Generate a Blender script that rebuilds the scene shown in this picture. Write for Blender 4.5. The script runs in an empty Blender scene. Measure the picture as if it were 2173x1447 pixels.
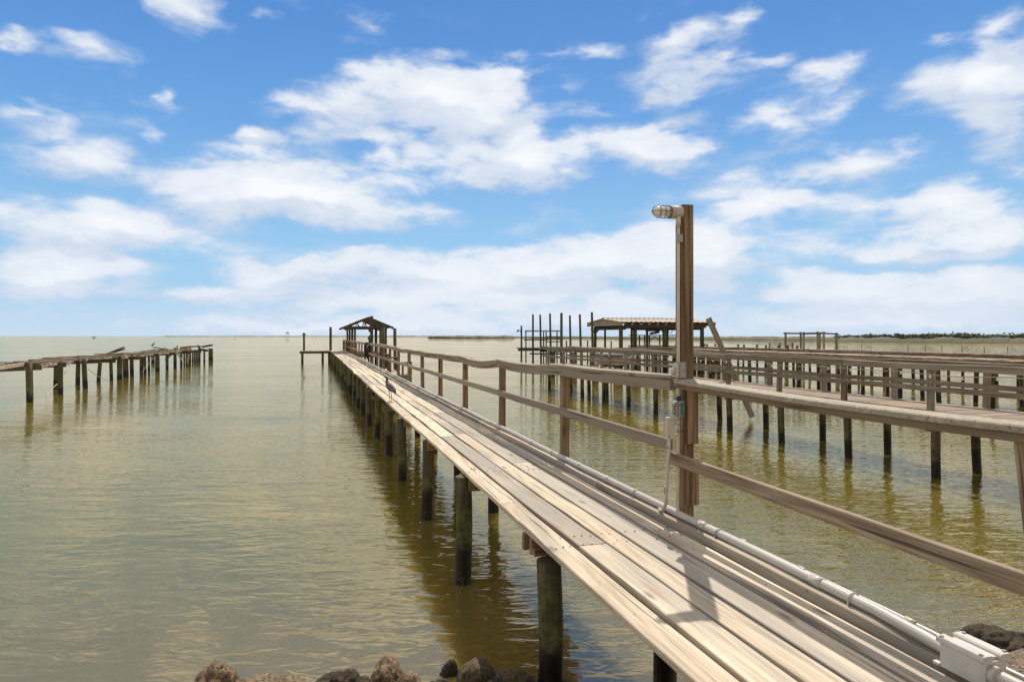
import bpy, bmesh, math, random
from mathutils import Vector, Matrix, noise as mnoise
random.seed(7)
SC = bpy.context.scene
COL = SC.collection
R = math.radians
# ---------------------------------------------------------------- frame of the place
H = 2.55                      # eye height above the water
F = 1450.0; CX = 1086.5; HY = 713.0
TH = R(-16.15)
PV = Vector((math.cos(TH), -math.sin(TH), 0))     # across the piers (to the right)
DV = Vector((math.sin(TH), math.cos(TH), 0))      # along the piers (out to sea)
ZV = Vector((0, 0, 1))
def P(a, t, z=0.0): return PV * a + DV * t + ZV * z
def at(px, Y, z=0.0): return Vector(((px - CX) * Y / F, Y, z))
def zz(py, Y): return H - (py - HY) * Y / F
def rr(a, b): return random.uniform(a, b)

# ---------------------------------------------------------------- mesh builder
class MB:
    def __init__(s): s.v = []; s.f = []; s.gc = []; s.rn = []; s.mi = []; s.sm = []
    def loft(s, rings, gcs, rnd=None, closed=True, caps=True, mi=0, smooth=False):
        b = len(s.v); n = len(rings[0]); rnd = random.random() if rnd is None else rnd
        for ring, g in zip(rings, gcs):
            for p, q in zip(ring, g): s.v.append(Vector(p)); s.gc.append(q); s.rn.append(rnd)
        for i in range(len(rings) - 1):
            for j in range(n if closed else n - 1):
                k = (j + 1) % n
                s.f.append((b + i*n + j, b + i*n + k, b + (i+1)*n + k, b + (i+1)*n + j)); s.mi.append(mi); s.sm.append(smooth)
        if caps and closed:
            s.f.append(tuple(b + j for j in reversed(range(n)))); s.mi.append(mi); s.sm.append(False)
            e = b + (len(rings)-1)*n
            s.f.append(tuple(e + j for j in range(n))); s.mi.append(mi); s.sm.append(False)
    def sweep(s, pts, side, w, h, ch=0.0, rnd=None, mi=0, wj=0.0):
        """board: rectangular section w (along side) x h, swept through pts"""
        pts = [Vector(p) for p in pts]; off = rr(0, 90); o2 = rr(0, 30)
        rings = []; gcs = []; L = 0
        for i, p in enumerate(pts):
            d = (pts[min(i+1, len(pts)-1)] - pts[max(i-1, 0)]).normalized()
            sd = (side - d * side.dot(d)).normalized(); up = sd.cross(d).normalized()
            if i: L += (p - pts[i-1]).length
            x, y = w/2, h/2
            xl = x + rr(-wj, wj); xr = x + rr(-wj, wj)
            if ch > 0: sec = [(-xl+ch,-y),(xr-ch,-y),(xr,-y+ch),(xr,y-ch),(xr-ch,y),(-xl+ch,y),(-xl,y-ch),(-xl,-y+ch)]
            else: sec = [(-xl,-y),(xr,-y),(xr,y),(-xl,y)]
            rings.append([p + sd*a + up*b for a, b in sec])
            gcs.append([(L + off, a + o2, b + o2*1.7) for a, b in sec])
        s.loft(rings, gcs, rnd, mi=mi)
    def bar(s, p0, p1, w, h, side=None, ch=0.0, rnd=None, mi=0, n=1):
        p0 = Vector(p0); p1 = Vector(p1); d = (p1 - p0).normalized()
        if side is None: side = d.cross(ZV) if abs(d.z) < .9 else PV
        s.sweep([p0.lerp(p1, i/n) for i in range(n+1)], side, w, h, ch, rnd, mi)
    def tube(s, pts, radii, seg=10, jit=0.0, rnd=None, mi=0, smooth=True, caps=True):
        pts = [Vector(p) for p in pts]
        if not hasattr(radii, '__len__'): radii = [radii]*len(pts)
        off = rr(0, 90); rings = []; gcs = []; L = 0; ref = None
        for i, p in enumerate(pts):
            d = (pts[min(i+1, len(pts)-1)] - pts[max(i-1, 0)]).normalized()
            if ref is None: ref = (PV if abs(d.dot(PV)) < .8 else ZV)
            sd = (ref - d*ref.dot(d)).normalized(); up = d.cross(sd); ref = sd
            if i: L += (p - pts[i-1]).length
            ring = []; g = []
            for k in range(seg):
                a = 2*math.pi*k/seg; rad = radii[i]*(1 + rr(-jit, jit))
                q = sd*math.cos(a)*rad + up*math.sin(a)*rad
                ring.append(p + q); g.append((L + off, math.cos(a)*rad + off*.3, math.sin(a)*rad))
            rings.append(ring); gcs.append(g)
        s.loft(rings, gcs, rnd, mi=mi, smooth=smooth, caps=caps)
    def quad(s, pts, gcs=None, rnd=None, mi=0):
        b = len(s.v); rnd = random.random() if rnd is None else rnd
        for i, p in enumerate(pts): s.v.append(Vector(p)); s.gc.append(gcs[i] if gcs else tuple(p)); s.rn.append(rnd)
        s.f.append(tuple(range(b, b+len(pts)))); s.mi.append(mi); s.sm.append(False)
    def build(s, name, mats, parent=None, origin=None):
        me = bpy.data.meshes.new(name)
        o = Vector(parent.location) if parent is not None else (Vector(origin) if origin is not None else Vector())
        if parent is not None and parent.parent is not None: o = parent.matrix_world_loc if hasattr(parent,'x') else ABS[parent.name]
        me.from_pydata([tuple(v - o) for v in s.v], [], s.f)
        for m in (mats if isinstance(mats, (list, tuple)) else [mats]): me.materials.append(m)
        me.polygons.foreach_set('material_index', s.mi); me.polygons.foreach_set('use_smooth', s.sm)
        at_ = me.attributes.new('gc', 'FLOAT_VECTOR', 'POINT'); at_.data.foreach_set('vector', [c for g in s.gc for c in g])
        ar = me.attributes.new('rnd', 'FLOAT', 'POINT'); ar.data.foreach_set('value', s.rn)
        me.update()
        bm = bmesh.new(); bm.from_mesh(me); bmesh.ops.recalc_face_normals(bm, faces=bm.faces); bm.to_mesh(me); bm.free()
        ob = bpy.data.objects.new(name, me); COL.objects.link(ob)
        if parent is not None: ob.parent = parent; ABS[ob.name] = o
        else: ob.location = o; ABS[ob.name] = o
        return ob
ABS = {}
def tag(o, label, cat, group=None):
    o['label'] = label; o['category'] = cat
    if group: o['group'] = group
    return o
def thing(name, label, cat, loc, group=None):
    o = bpy.data.objects.new(name, None); COL.objects.link(o); o.location = loc
    o.empty_display_size = .2; ABS[o.name] = Vector(loc)
    return tag(o, label, cat, group)
def struct(o): o['kind'] = 'structure'; return o

# ---------------------------------------------------------------- materials
class NT:
    def __init__(s, tree): s.t = tree; s.n = tree.nodes; s.l = tree.links
    def new(s, typ, **kw):
        nd = s.n.new(typ)
        for k, v in kw.items(): setattr(nd, k, v)
        return nd
    def put(s, nd, key, val):
        if val is None: return
        if hasattr(val, 'node'): s.l.new(val, nd.inputs[key])
        else: nd.inputs[key].default_value = val
    def math(s, op, a, b=None, c=None, clamp=False):
        nd = s.new('ShaderNodeMath', operation=op); nd.use_clamp = clamp
        s.put(nd, 0, a); s.put(nd, 1, b); s.put(nd, 2, c); return nd.outputs[0]
    def vmath(s, op, a, b=None, c=None, out=0):
        nd = s.new('ShaderNodeVectorMath', operation=op)
        s.put(nd, 0, a); s.put(nd, 1, b); s.put(nd, 2, c); return nd.outputs[out]
    def noise(s, vec, scale, detail=4, rough=.55, dist=0.0):
        nd = s.new('ShaderNodeTexNoise'); s.put(nd, 'Vector', vec); s.put(nd, 'Scale', scale)
        s.put(nd, 'Detail', detail); s.put(nd, 'Roughness', rough); s.put(nd, 'Distortion', dist); return nd.outputs[0]
    def range(s, v, a, b, c=0.0, d=1.0, smooth=False):
        nd = s.new('ShaderNodeMapRange'); nd.interpolation_type = 'SMOOTHSTEP' if smooth else 'LINEAR'
        s.put(nd, 0, v); s.put(nd, 1, a); s.put(nd, 2, b); s.put(nd, 3, c); s.put(nd, 4, d); return nd.outputs[0]
    def mix(s, f, a, b, mode='MIX'):
        nd = s.new('ShaderNodeMix', data_type='RGBA', blend_type=mode)
        s.put(nd, 0, f)
        for k, v in ((6, a), (7, b)):
            if not hasattr(v, 'node') and len(v) == 3: v = (*v, 1)
            s.put(nd, k, v)
        return nd.outputs[2]
    def attr(s, name, out): nd = s.new('ShaderNodeAttribute'); nd.attribute_name = name; return nd.outputs[out]
    def bump(s, h, strength, dist, normal=None):
        nd = s.new('ShaderNodeBump'); s.put(nd, 'Height', h); s.put(nd, 'Strength', strength); s.put(nd, 'Distance', dist)
        if normal is not None: s.put(nd, 'Normal', normal)
        return nd.outputs[0]
def newmat(name):
    m = bpy.data.materials.new(name); m.use_nodes = True
    t = NT(m.node_tree); bs = m.node_tree.nodes['Principled BSDF']; return m, t, bs
def plain(name, col, rough=.5, metal=0, var=.12, scale=30, bump=.0):
    m, t, bs = newmat(name)
    tc = t.new('ShaderNodeTexCoord').outputs['Object']
    n = t.noise(tc, scale, 4)
    c = t.mix(t.range(n, .3, .7), [x*(1-var) for x in col], [min(1, x*(1+var)) for x in col])
    t.l.new(c, bs.inputs['Base Color']); bs.inputs['Roughness'].default_value = rough; bs.inputs['Metallic'].default_value = metal
    if bump: t.l.new(t.bump(n, bump, .01), bs.inputs['Normal'])
    return m
def wood(name, light, dark, grey, greyamt=.3, tint=.35, specks=0.0, grain=1.0, wet=False, rough=.8, rust=0.0, lichen=0.0):
    m, t, bs = newmat(name)
    gc = t.attr('gc', 1); rnd = t.attr('rnd', 2)
    g1 = t.noise(t.vmath('MULTIPLY', gc, (1.3, 34, 34)), 1.0, 6, .65, .25)
    g2 = t.noise(t.vmath('MULTIPLY', gc, (.7, 9, 9)), 1.0, 3, .6, .6)
    ring = t.math('FRACT', t.math('MULTIPLY', t.noise(t.vmath('MULTIPLY', gc, (.45, 5, 5)), 1.0, 1, .4), 9.0))
    ring = t.math('ABSOLUTE', t.math('SUBTRACT', ring, .5))
    g3 = t.noise(t.vmath('MULTIPLY', gc, (.9, 70, 70)), 1.0, 3, .6)
    gr = t.math('MULTIPLY_ADD', t.math('SUBTRACT', ring, .25), .55*grain, t.math('MULTIPLY_ADD', t.math('SUBTRACT', g2, .5), .55, t.math('MULTIPLY_ADD', t.math('SUBTRACT', g3, .5), .8, t.math('MULTIPLY_ADD', t.math('SUBTRACT', g1, .5), 1.5, .5))))
    c = t.mix(t.range(gr, .25, .8), dark, light)
    pat = t.noise(t.vmath('MULTIPLY', gc, (.5, 4, 4)), 1.0, 3, .5)
    pat = t.math('ADD', pat, t.math('MULTIPLY', t.math('SUBTRACT', rnd, .5), .55))
    c = t.mix(t.range(pat, .62 - greyamt*.5, .85 - greyamt*.5, 0, .85), c, t.mix(g1, [x*.6 for x in grey], grey))
    tn = t.math('MULTIPLY_ADD', t.math('FRACT', t.math('MULTIPLY', rnd, 7.31)), tint, 1 - tint*.6)
    c = t.mix(1.0, c, t.new('ShaderNodeCombineColor').outputs[0], 'MULTIPLY') if False else t.mix(1.0, c, _grey(t, tn), 'MULTIPLY')
    # dark fine cracks along the grain
    ck = t.noise(t.vmath('MULTIPLY', gc, (.9, 38, 38)), 1.0, 2, .5, .1)
    c = t.mix(t.range(ck, .63, .70, 0, .75), c, [x*.25 for x in dark])
    # knots
    vo = t.new('ShaderNodeTexVoronoi'); t.put(vo, 'Vector', t.vmath('MULTIPLY', gc, (1.5, 5, 5))); t.put(vo, 'Scale', 1.0)
    c = t.mix(t.range(vo.outputs[0], .05, .14, .7, 0), c, [x*.3 for x in dark])
    if specks:
        v2 = t.new('ShaderNodeTexVoronoi'); t.put(v2, 'Vector', t.vmath('MULTIPLY', gc, (9, 16, 16))); t.put(v2, 'Scale', 1.0)
        cl = t.noise(t.vmath('MULTIPLY', gc, (1.2, 2, 2)), 1.0, 2)
        sp = t.math('MULTIPLY', t.range(v2.outputs[0], .05, .13, 1, 0), t.range(cl, .5, .6))
        c = t.mix(t.math('MULTIPLY', sp, specks), c, (.03, .022, .015))
    if rust:
        v3 = t.new('ShaderNodeTexVoronoi'); t.put(v3, 'Vector', t.vmath('MULTIPLY', gc, (1.0, 5, 5))); t.put(v3, 'Scale', 1.0)
        c = t.mix(t.range(v3.outputs[0], .06, .22, rust, 0), c, (.28, .10, .03))
    if lichen:
        ln = t.noise(gc, 26, 5, .7)
        c = t.mix(t.range(ln, .5, .62, 0, lichen), c, (.42, .38, .27))
        c = t.mix(t.range(t.noise(gc, 60, 4, .7), .56, .66, 0, lichen), c, (.06, .05, .035))
    if wet:
        geo = t.new('ShaderNodeNewGeometry').outputs['Position']
        z = t.new('ShaderNodeSeparateXYZ'); t.put(z, 0, geo)
        wn = t.noise(geo, 5, 4)
        zc = t.math('ADD', t.math('MULTIPLY', t.math('SUBTRACT', rnd, .5), .22), t.math('MULTIPLY_ADD', t.math('SUBTRACT', wn, .5), .5, z.outputs[2]))
        alg = t.mix(t.range(t.noise(geo, 9, 5, .65), .35, .65), (.025, .032, .008), (.15, .155, .055))
        c = t.mix(t.math('MULTIPLY', t.range(zc, .45, 1.1, 1, .25), t.range(t.noise(geo, 3, 3), .35, .6, .25, .9)), c, alg)
        c = t.mix(t.range(zc, .30, .44, 1, 0, True), c, (.012, .011, .008))
        c = t.mix(t.math('MULTIPLY', t.range(zc, .02, .12, 1, 0), t.range(t.noise(geo, 40, 3), .55, .65)), c, (.10, .09, .06))
        t.l.new(t.range(zc, .2, .44, .3, rough), bs.inputs['Roughness'])
    else: bs.inputs['Roughness'].default_value = rough
    bs.inputs['Specular IOR Level'].default_value = .3
    t.l.new(c, bs.inputs['Base Color'])
    hb = t.math('SUBTRACT', t.math('MULTIPLY', gr, .6), t.range(ck, .62, .74, 0, .8))
    t.l.new(t.bump(hb, .6, .008), bs.inputs['Normal'])
    return m
def _grey(t, v):
    nd = t.new('ShaderNodeCombineXYZ'); 
    for i in range(3): t.put(nd, i, v)
    return nd.outputs[0]

M = {}
M['deck'] = wood('bleached_deck_wood', (.70, .60, .455), (.45, .365, .26), (.41, .37, .32), .28, .30, specks=.95, grain=.8, rust=.35)
M['rail'] = wood('weathered_rail_wood', (.37, .28, .185), (.125, .088, .053), (.34, .29, .225), .5, .35, specks=.5, grain=1.3)
M['post'] = wood('brown_post_wood', (.32, .215, .115), (.125, .075, .036), (.24, .19, .13), .2, .25, grain=1.3)
M['cap'] = wood('lichen_cap_wood', (.47, .38, .265), (.27, .205, .13), (.40, .36, .29), .5, .15, lichen=.9)
M['beam'] = wood('raw_beam_wood', (.34, .21, .10), (.17, .095, .04), (.25, .19, .13), .12, .3)
M['pile'] = wood('tidal_pile_wood', (.13, .10, .055), (.042, .033, .017), (.11, .095, .065), .3, .35, wet=True)
M['old'] = wood('grey_old_wood', (.30, .24, .175), (.12, .092, .064), (.31, .275, .225), .55, .45, specks=.4)
M['olddeck'] = wood('old_deck_wood', (.56, .43, .31), (.32, .23, .155), (.48, .41, .33), .3, .35)
M['olddeck2'] = wood('brown_old_deck', (.38, .285, .205), (.20, .14, .095), (.32, .275, .22), .35, .4, specks=.4)
M['ruin'] = wood('ruined_reddish_wood', (.46, .355, .26), (.17, .115, .08), (.40, .35, .29), .4, .55)
M['dark'] = wood('dark_green_wood', (.10, .09, .058), (.04, .035, .021), (.10, .09, .07), .4, .4)
M['pvc'] = plain('white_pipe', (.46, .43, .385), .35, var=.06, scale=6)
M['pvcw'] = plain('yellowed_conduit', (.50, .43, .33), .4, var=.1, scale=8)
M['box'] = plain('pale_plastic_box', (.54, .51, .47), .4, var=.07, scale=10)
M['boxtan'] = plain('tan_box', (.44, .39, .31), .5, var=.1, scale=20)
M['grey'] = plain('grey_metal', (.30, .29, .27), .45, .6, .2, 30)
M['teal'] = plain('teal_paint', (.05, .13, .13), .5, var=.25, scale=40)
M['blue'] = plain('blue_tape', (.02, .04, .11), .5)
M['black'] = plain('black_rubber', (.018, .018, .02), .5)
M['steel'] = plain('dark_cage_steel', (.06, .055, .05), .45, .5)
M['rust'] = plain('rusty_steel', (.16, .07, .03), .8, .2, .4, 60)
M['white'] = plain('white_bulb', (.75, .72, .65), .3)
M['darkgreyhull'] = plain('dark_grey_cover', (.10, .10, .105), .7, var=.25, scale=5)
M['palehull'] = plain('pale_hull', (.36, .33, .27), .5, var=.15, scale=4)
M['beak'] = plain('heron_beak', (.12, .10, .06), .5)
M['legm'] = plain('heron_leg', (.22, .18, .10), .6)
M['feather'] = plain('grey_feathers', (.085, .08, .072), .8, var=.45, scale=45)
M['darkfeather'] = plain('dark_feathers', (.03, .03, .03), .8, var=.4, scale=45)
M['crown'] = plain('cream_crown', (.58, .52, .38), .8)
m, t, bs = newmat('jar_glass'); bs.inputs['Base Color'].default_value = (.93, .88, .78, 1); bs.inputs['Roughness'].default_value = .25
bs.inputs['Transmission Weight'].default_value = .4; M['glass'] = m

def corrug(name):
    m, t, bs = newmat(name); geo = t.new('ShaderNodeNewGeometry').outputs['Position']
    n = t.noise(geo, 1.4, 5, .6); c = t.mix(t.range(n, .35, .7), (.52, .43, .33), (.33, .23, .15))
    t.l.new(c, bs.inputs['Base Color']); bs.inputs['Roughness'].default_value = .55; bs.inputs['Metallic'].default_value = .1; return m
M['tin'] = corrug('rusted_tin_roof')

def rockmat(name, a, b, c3):
    m, t, bs = newmat(name); tc = t.new('ShaderNodeNewGeometry').outputs['Position']
    n = t.noise(tc, 9, 8, .7); n2 = t.noise(tc, 45, 6, .75)
    c = t.mix(t.range(n, .35, .65), a, b); c = t.mix(t.range(n2, .50, .60, 0, .95), c, [x*.14 for x in a]); c = t.mix(t.range(n2, .25, .4, .7, 0), c, c3)
    z = t.new('ShaderNodeSeparateXYZ'); t.put(z, 0, tc)
    wl = t.math('MULTIPLY_ADD', t.math('SUBTRACT', n, .5), .12, z.outputs[2])
    c = t.mix(t.range(wl, .05, .10, .8, 0), c, [x*.2 for x in a])
    t.l.new(c, bs.inputs['Base Color']); t.l.new(t.range(wl, .05, .1, .35, .85), bs.inputs['Roughness'])
    h = t.math('ADD', t.math('MULTIPLY', n, 1.0), t.math('MULTIPLY', n2, .7)); t.l.new(t.bump(h, .9, .03), bs.inputs['Normal']); return m
M['rock'] = rockmat('tan_pitted_rock', (.32, .225, .13), (.12, .08, .044), (.5, .39, .26))
M['rockdark'] = rockmat('dark_wet_rock', (.085, .060, .030), (.04, .029, .014), (.18, .13, .07))
M['rocksmooth'] = rockmat('brown_boulder', (.15, .107, .05), (.085, .06, .028), (.24, .18, .10))

# ---------------------------------------------------------------- world
SUN_EL, SUN_AZ = 52.0, 11.0
w = bpy.data.worlds.new('World'); SC.world = w; w.use_nodes = True
W = NT(w.node_tree); bg = w.node_tree.nodes['Background']; bg.inputs['Strength'].default_value = .1
sky = W.new('ShaderNodeTexSky', sky_type='NISHITA'); sky.sun_disc = False; sky.sun_elevation = R(SUN_EL); sky.sun_rotation = R(SUN_AZ)
sky.air_density = 1.0; sky.dust_density = .6; sky.ozone_density = 2.0
gen = W.new('ShaderNodeTexCoord').outputs['Generated']
sp = W.new('ShaderNodeSeparateXYZ'); W.put(sp, 0, gen)
az = W.math('ARCTAN2', sp.outputs[0], sp.outputs[1])
el = W.math('ARCSINE', sp.outputs[2])
ae = W.new('ShaderNodeCombineXYZ'); W.put(ae, 0, az); W.put(ae, 1, el); ae = ae.outputs[0]
# base blue by elevation, mixed with the physical sky
ramp = W.new('ShaderNodeValToRGB'); W.put(ramp, 0, W.range(el, 0, R(30)))
cr = ramp.color_ramp; cr.elements[0].position = 0; cr.elements[0].color = (.42, .66, .90, 1); cr.elements[1].position = 1; cr.elements[1].color = (.062, .225, .63, 1)
for p_, c_ in ((.22, (.32, .60, .89)), (.55, (.145, .385, .79)), (.8, (.085, .28, .69))):
    e = cr.elements.new(p_); e.color = (*c_, 1)
sc_ = W.new('ShaderNodeVectorMath', operation='SCALE'); W.put(sc_, 0, ramp.outputs[0]); sc_.inputs['Scale'].default_value = 10.0
blue = W.mix(.12, sc_.outputs[0], sky.outputs[0])
# domain warp, wider than tall
nz = W.new('ShaderNodeTexNoise'); W.put(nz, 'Vector', W.vmath('MULTIPLY', ae, (1.0, 2.2, 1))); W.put(nz, 'Scale', 9.0); W.put(nz, 'Detail', 4.0); W.put(nz, 'Roughness', .58)
wv = W.vmath('MULTIPLY', W.vmath('SUBTRACT', nz.outputs[1], (.5, .5, .5)), (.11, .06, 0))
aw = W.vmath('ADD', ae, wv)
blobs = [(420,500,160,40,.3),(1450,300,90,60,.3),(1700,300,140,40,.25),(620,330,120,40,.3),(1130,480,120,40,.25),(330,250,60,40,.2),(1850,430,120,40,.3),(1750,520,150,40,.4),(950,330,260,100,.3),(1000,620,440,90,.22),(1900,640,460,90,.3),(1420,650,300,60,.2),(600,670,300,50,.25),(280,480,320,120,.22),(1620,420,220,80,.35),(170,240,160,70,.2),(1500,480,260,60,.35),(1720,200,180,90,.2),(90,660,220,40,.3),(2000,470,240,80,.25),(410,15,75,45,.75),(560,25,32,11,.35),(190,108,115,34,.5),(30,85,70,24,.45),(775,65,70,28,.5),(60,250,90,34,.5),(165,335,150,46,.8),
 (350,205,22,22,.3),(345,295,32,20,.3),(0,440,110,50,.75),(235,465,140,55,1.0),(60,500,110,40,.7),(170,572,160,50,1.15),(60,595,120,40,.8),
 (910,195,180,66,1.25),(680,245,120,55,.9),(550,297,55,24,.6),(1050,250,110,90,.75),(1085,150,75,28,.7),(1110,350,130,62,.9),(860,290,150,36,.4),
 (540,395,190,62,1.2),(690,430,140,50,.9),(860,455,110,34,.6),(470,445,90,40,.5),(880,372,150,32,.5),(800,310,36,36,.3),
 (600,590,160,42,.9),(440,622,150,22,.6),(720,540,120,34,.6),(900,570,230,46,.85),(1010,605,200,42,.7),
 (1320,540,200,52,1.35),(1490,565,150,60,.9),(1160,570,110,50,.7),(1345,318,140,50,.95),
 (1440,85,110,60,.7),(1430,185,125,55,.75),(1575,45,50,28,.7),(1560,115,70,26,.55),(1650,120,55,18,.4),(1240,110,60,20,.6),(1160,115,55,11,.25),
 (1740,160,70,30,.4),(1640,258,95,36,.5),(1780,232,45,24,.3),(2080,165,170,66,.9),(2130,255,100,85,.75),(2140,60,70,50,.6),(2000,88,100,18,.45),
 (1840,345,140,40,.9),(1620,385,160,36,.45),(1600,432,130,24,.45),(1990,430,100,40,.8),(2070,455,140,40,.5),(1950,520,230,32,.8),(2130,500,120,34,.8),
 (1790,612,160,44,1.0),(2090,610,150,50,1.0),(1900,655,340,36,.6),(700,694,280,20,.8),(1000,690,280,26,.65),(1310,672,140,26,.7),(1900,690,420,26,.45),(1150,640,320,36,.55),(840,640,240,28,.45),(1250,240,100,20,.3),(1200,190,50,18,.25),(2140,370,50,18,.3),
 (-350,500,260,80,1.0),(-300,250,220,70,.8),(2500,420,260,80,1.0),(2550,150,240,90,.8),(-500,620,300,50,.8),(2600,620,300,60,.9),(600,-130,300,90,.8),(1500,-160,320,80,.7),(1050,-250,260,70,.7)]
acc = None; shd = None; last = False
for (bx, by, rx, ry, am) in blobs:
    am = am*1.05 + (.12 if (rx < 120 or ry < 30) and am < .65 else 0)
    ca = math.atan2(bx - CX, F); k = math.hypot(bx - CX, F); ce = math.atan2(HY - by, k)
    ra = rx*1.32/F * math.cos(ca)**2; re = ry*1.32/k
    if acc is not None:      # tiny dependence keeps the evaluation in sequence (small shader stack)
        aw = W.vmath('MULTIPLY_ADD', shd if (last and shd is not None) else acc, (1e-7, 1e-7, 0), aw)
    last = am >= .6
    q = W.vmath('MULTIPLY_ADD', aw, (1/ra, 1/re, 0), (-ca/ra, -ce/re, 0))
    g = W.new('ShaderNodeTexGradient', gradient_type='SPHERICAL'); W.put(g, 0, q)
    acc = W.math('MULTIPLY', g.outputs[1], am) if acc is None else W.math('MULTIPLY_ADD', g.outputs[1], am, acc)
    # same field looked at a little higher up: where it is thicker above, the cloud shows its grey underside
    if am >= .6:
        q2 = W.vmath('ADD', q, (0, .45, 0)); g2 = W.new('ShaderNodeTexGradient', gradient_type='SPHERICAL'); W.put(g2, 0, q2)
        shd = W.math('MULTIPLY', g2.outputs[1], am) if shd is None else W.math('MULTIPLY_ADD', g2.outputs[1], am, shd)
fb = W.noise(W.vmath('MULTIPLY', ae, (1.0, 2.6, 1)), 12.0, 6, .58, .25)
fb2 = W.noise(W.vmath('MULTIPLY', ae, (1.0, 2.8, 1)), 5.5, 3, .55)
# high and behind the viewer: unseen warm-white cloud added to neutralise blue fill
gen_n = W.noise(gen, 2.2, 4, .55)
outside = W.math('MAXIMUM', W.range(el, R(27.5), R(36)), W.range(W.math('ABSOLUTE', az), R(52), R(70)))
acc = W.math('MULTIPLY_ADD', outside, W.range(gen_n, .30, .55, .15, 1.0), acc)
dens = W.math('ADD', acc, W.math('MULTIPLY', W.math('SUBTRACT', fb, .5), W.range(acc, 0, .5, .6, 1.9)))
dens = W.math('ADD', dens, W.math('MULTIPLY', W.math('SUBTRACT', fb2, .5), W.range(acc, 0, .4, .3, .8)))
cov = W.range(dens, .06, .74, 0, 1, True)
under = W.range(W.math('SUBTRACT', acc, shd), -.05, .35, 0, 1, True)
lit = W.math('MULTIPLY_ADD', W.range(dens, .40, 1.35), .55, W.math('MULTIPLY', under, .45))
ccol = W.mix(lit, (5.6, 6.6, 8.2), (9.9, 10.0, 10.1))
ccol = W.mix(W.range(el, R(2), R(11), .5, 0), ccol, (7.3, 8.0, 9.1))
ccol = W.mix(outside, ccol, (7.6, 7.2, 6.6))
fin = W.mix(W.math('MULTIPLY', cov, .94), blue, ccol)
# pale air at the horizon
fin = W.mix(W.range(el, R(-.5), R(4.5), .45, 0, True), fin, (7.4, 8.2, 9.3))
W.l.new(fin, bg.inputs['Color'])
w.cycles.sampling_method = 'MANUAL'; w.cycles.sample_map_resolution = 512

sl = bpy.data.lights.new('sun', 'SUN'); sl.energy = 4.9; sl.angle = R(.5); sl.color = (1, .92, .81)
so = bpy.data.objects.new('sun', sl); COL.objects.link(so)
sd = Vector((math.sin(R(SUN_AZ))*math.cos(R(SUN_EL)), math.cos(R(SUN_AZ))*math.cos(R(SUN_EL)), math.sin(R(SUN_EL))))
so.rotation_euler = sd.to_track_quat('Z', 'Y').to_euler(); so.location = (5, 30, 40)

# ---------------------------------------------------------------- water
m, t, bs = newmat('muddy_water'); t.n.remove(bs); out = t.n['Material Output']
pos = t.new('ShaderNodeNewGeometry').outputs['Position']
sy = t.new('ShaderNodeSeparateXYZ'); t.put(sy, 0, pos)
calm = t.noise(t.vmath('MULTIPLY', pos, (.05, .11, 1)), 1.0, 3, .5)
calm = t.range(calm, .36, .64, .22, 1.4)
n1 = t.noise(t.vmath('MULTIPLY', pos, (1.8, 4.4, 1)), 1.0, 1, .4, .5)
n2 = t.noise(t.vmath('MULTIPLY', pos, (5.0, 12.5, 1)), 1.0, 2, .5, .7)
n3 = t.noise(t.vmath('MULTIPLY', pos, (.45, 1.3, 1)), 1.0, 2, .5)
rg = t.math('SUBTRACT', 1.0, t.math('ABSOLUTE', t.math('MULTIPLY_ADD', t.noise(t.vmath('MULTIPLY', pos, (2.6, 6.6, 1)), 1.0, 1, .5, 1.1), 2.0, -1.0)))
hgt = t.math('ADD', t.math('MULTIPLY', n1, .055), t.math('ADD', t.math('MULTIPLY', n2, .008), t.math('ADD', t.math('MULTIPLY', n3, .07), t.math('MULTIPLY', rg, .020))))
hgt = t.math('MULTIPLY', hgt, calm)
nrm = t.bump(hgt, 1.0, .30)
mud = t.noise(t.vmath('MULTIPLY', pos, (.25, .5, 1)), 1.0, 4, .55)
body = t.mix(t.range(mud, .3, .7), (.122, .100, .016), (.146, .12, .026))
shore = t.math('MULTIPLY_ADD', t.math('SUBTRACT', mud, .5), 3.0, sy.outputs[1])
body = t.mix(t.range(shore, 4.8, 9.0, .8, 0, True), body, (.16, .118, .034))
df = t.new('ShaderNodeBsdfPrincipled'); df.subsurface_method = 'BURLEY'; t.put(df, 'Base Color', body); t.put(df, 'Specular IOR Level', 0.0); t.put(df, 'Roughness', 1.0)
t.put(df, 'Subsurface Weight', 1.0); t.put(df, 'Subsurface Radius', (1.0, .9, .5)); t.put(df, 'Subsurface Scale', .45)
gl = t.new('ShaderNodeBsdfGlossy'); t.put(gl, 'Color', (1.0, .84, .615, 1)); t.put(gl, 'Roughness', .015); t.put(gl, 'Normal', nrm)
fr = t.new('ShaderNodeFresnel'); t.put(fr, 'IOR', 3.1); t.put(fr, 'Normal', nrm)
mx = t.new('ShaderNodeMixShader'); t.put(mx, 0, fr.outputs[0]); t.l.new(df.outputs[0], mx.inputs[1]); t.l.new(gl.outputs[0], mx.inputs[2])
t.l.new(mx.outputs[0], out.inputs['Surface']); M['water'] = m
wm = MB()
ys = [-60, 0, 4, 8, 16, 40, 120, 400, 1500, 5000, 14000]
for i in range(len(ys)-1):
    xa = max(120, ys[i]*1.6 + 80); xb = max(120, ys[i+1]*1.6 + 80)
    wm.quad([(-xa, ys[i], 0), (xa, ys[i], 0), (xb, ys[i+1], 0), (-xb, ys[i+1], 0)])
struct(wm.build('water', M['water']))

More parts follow.
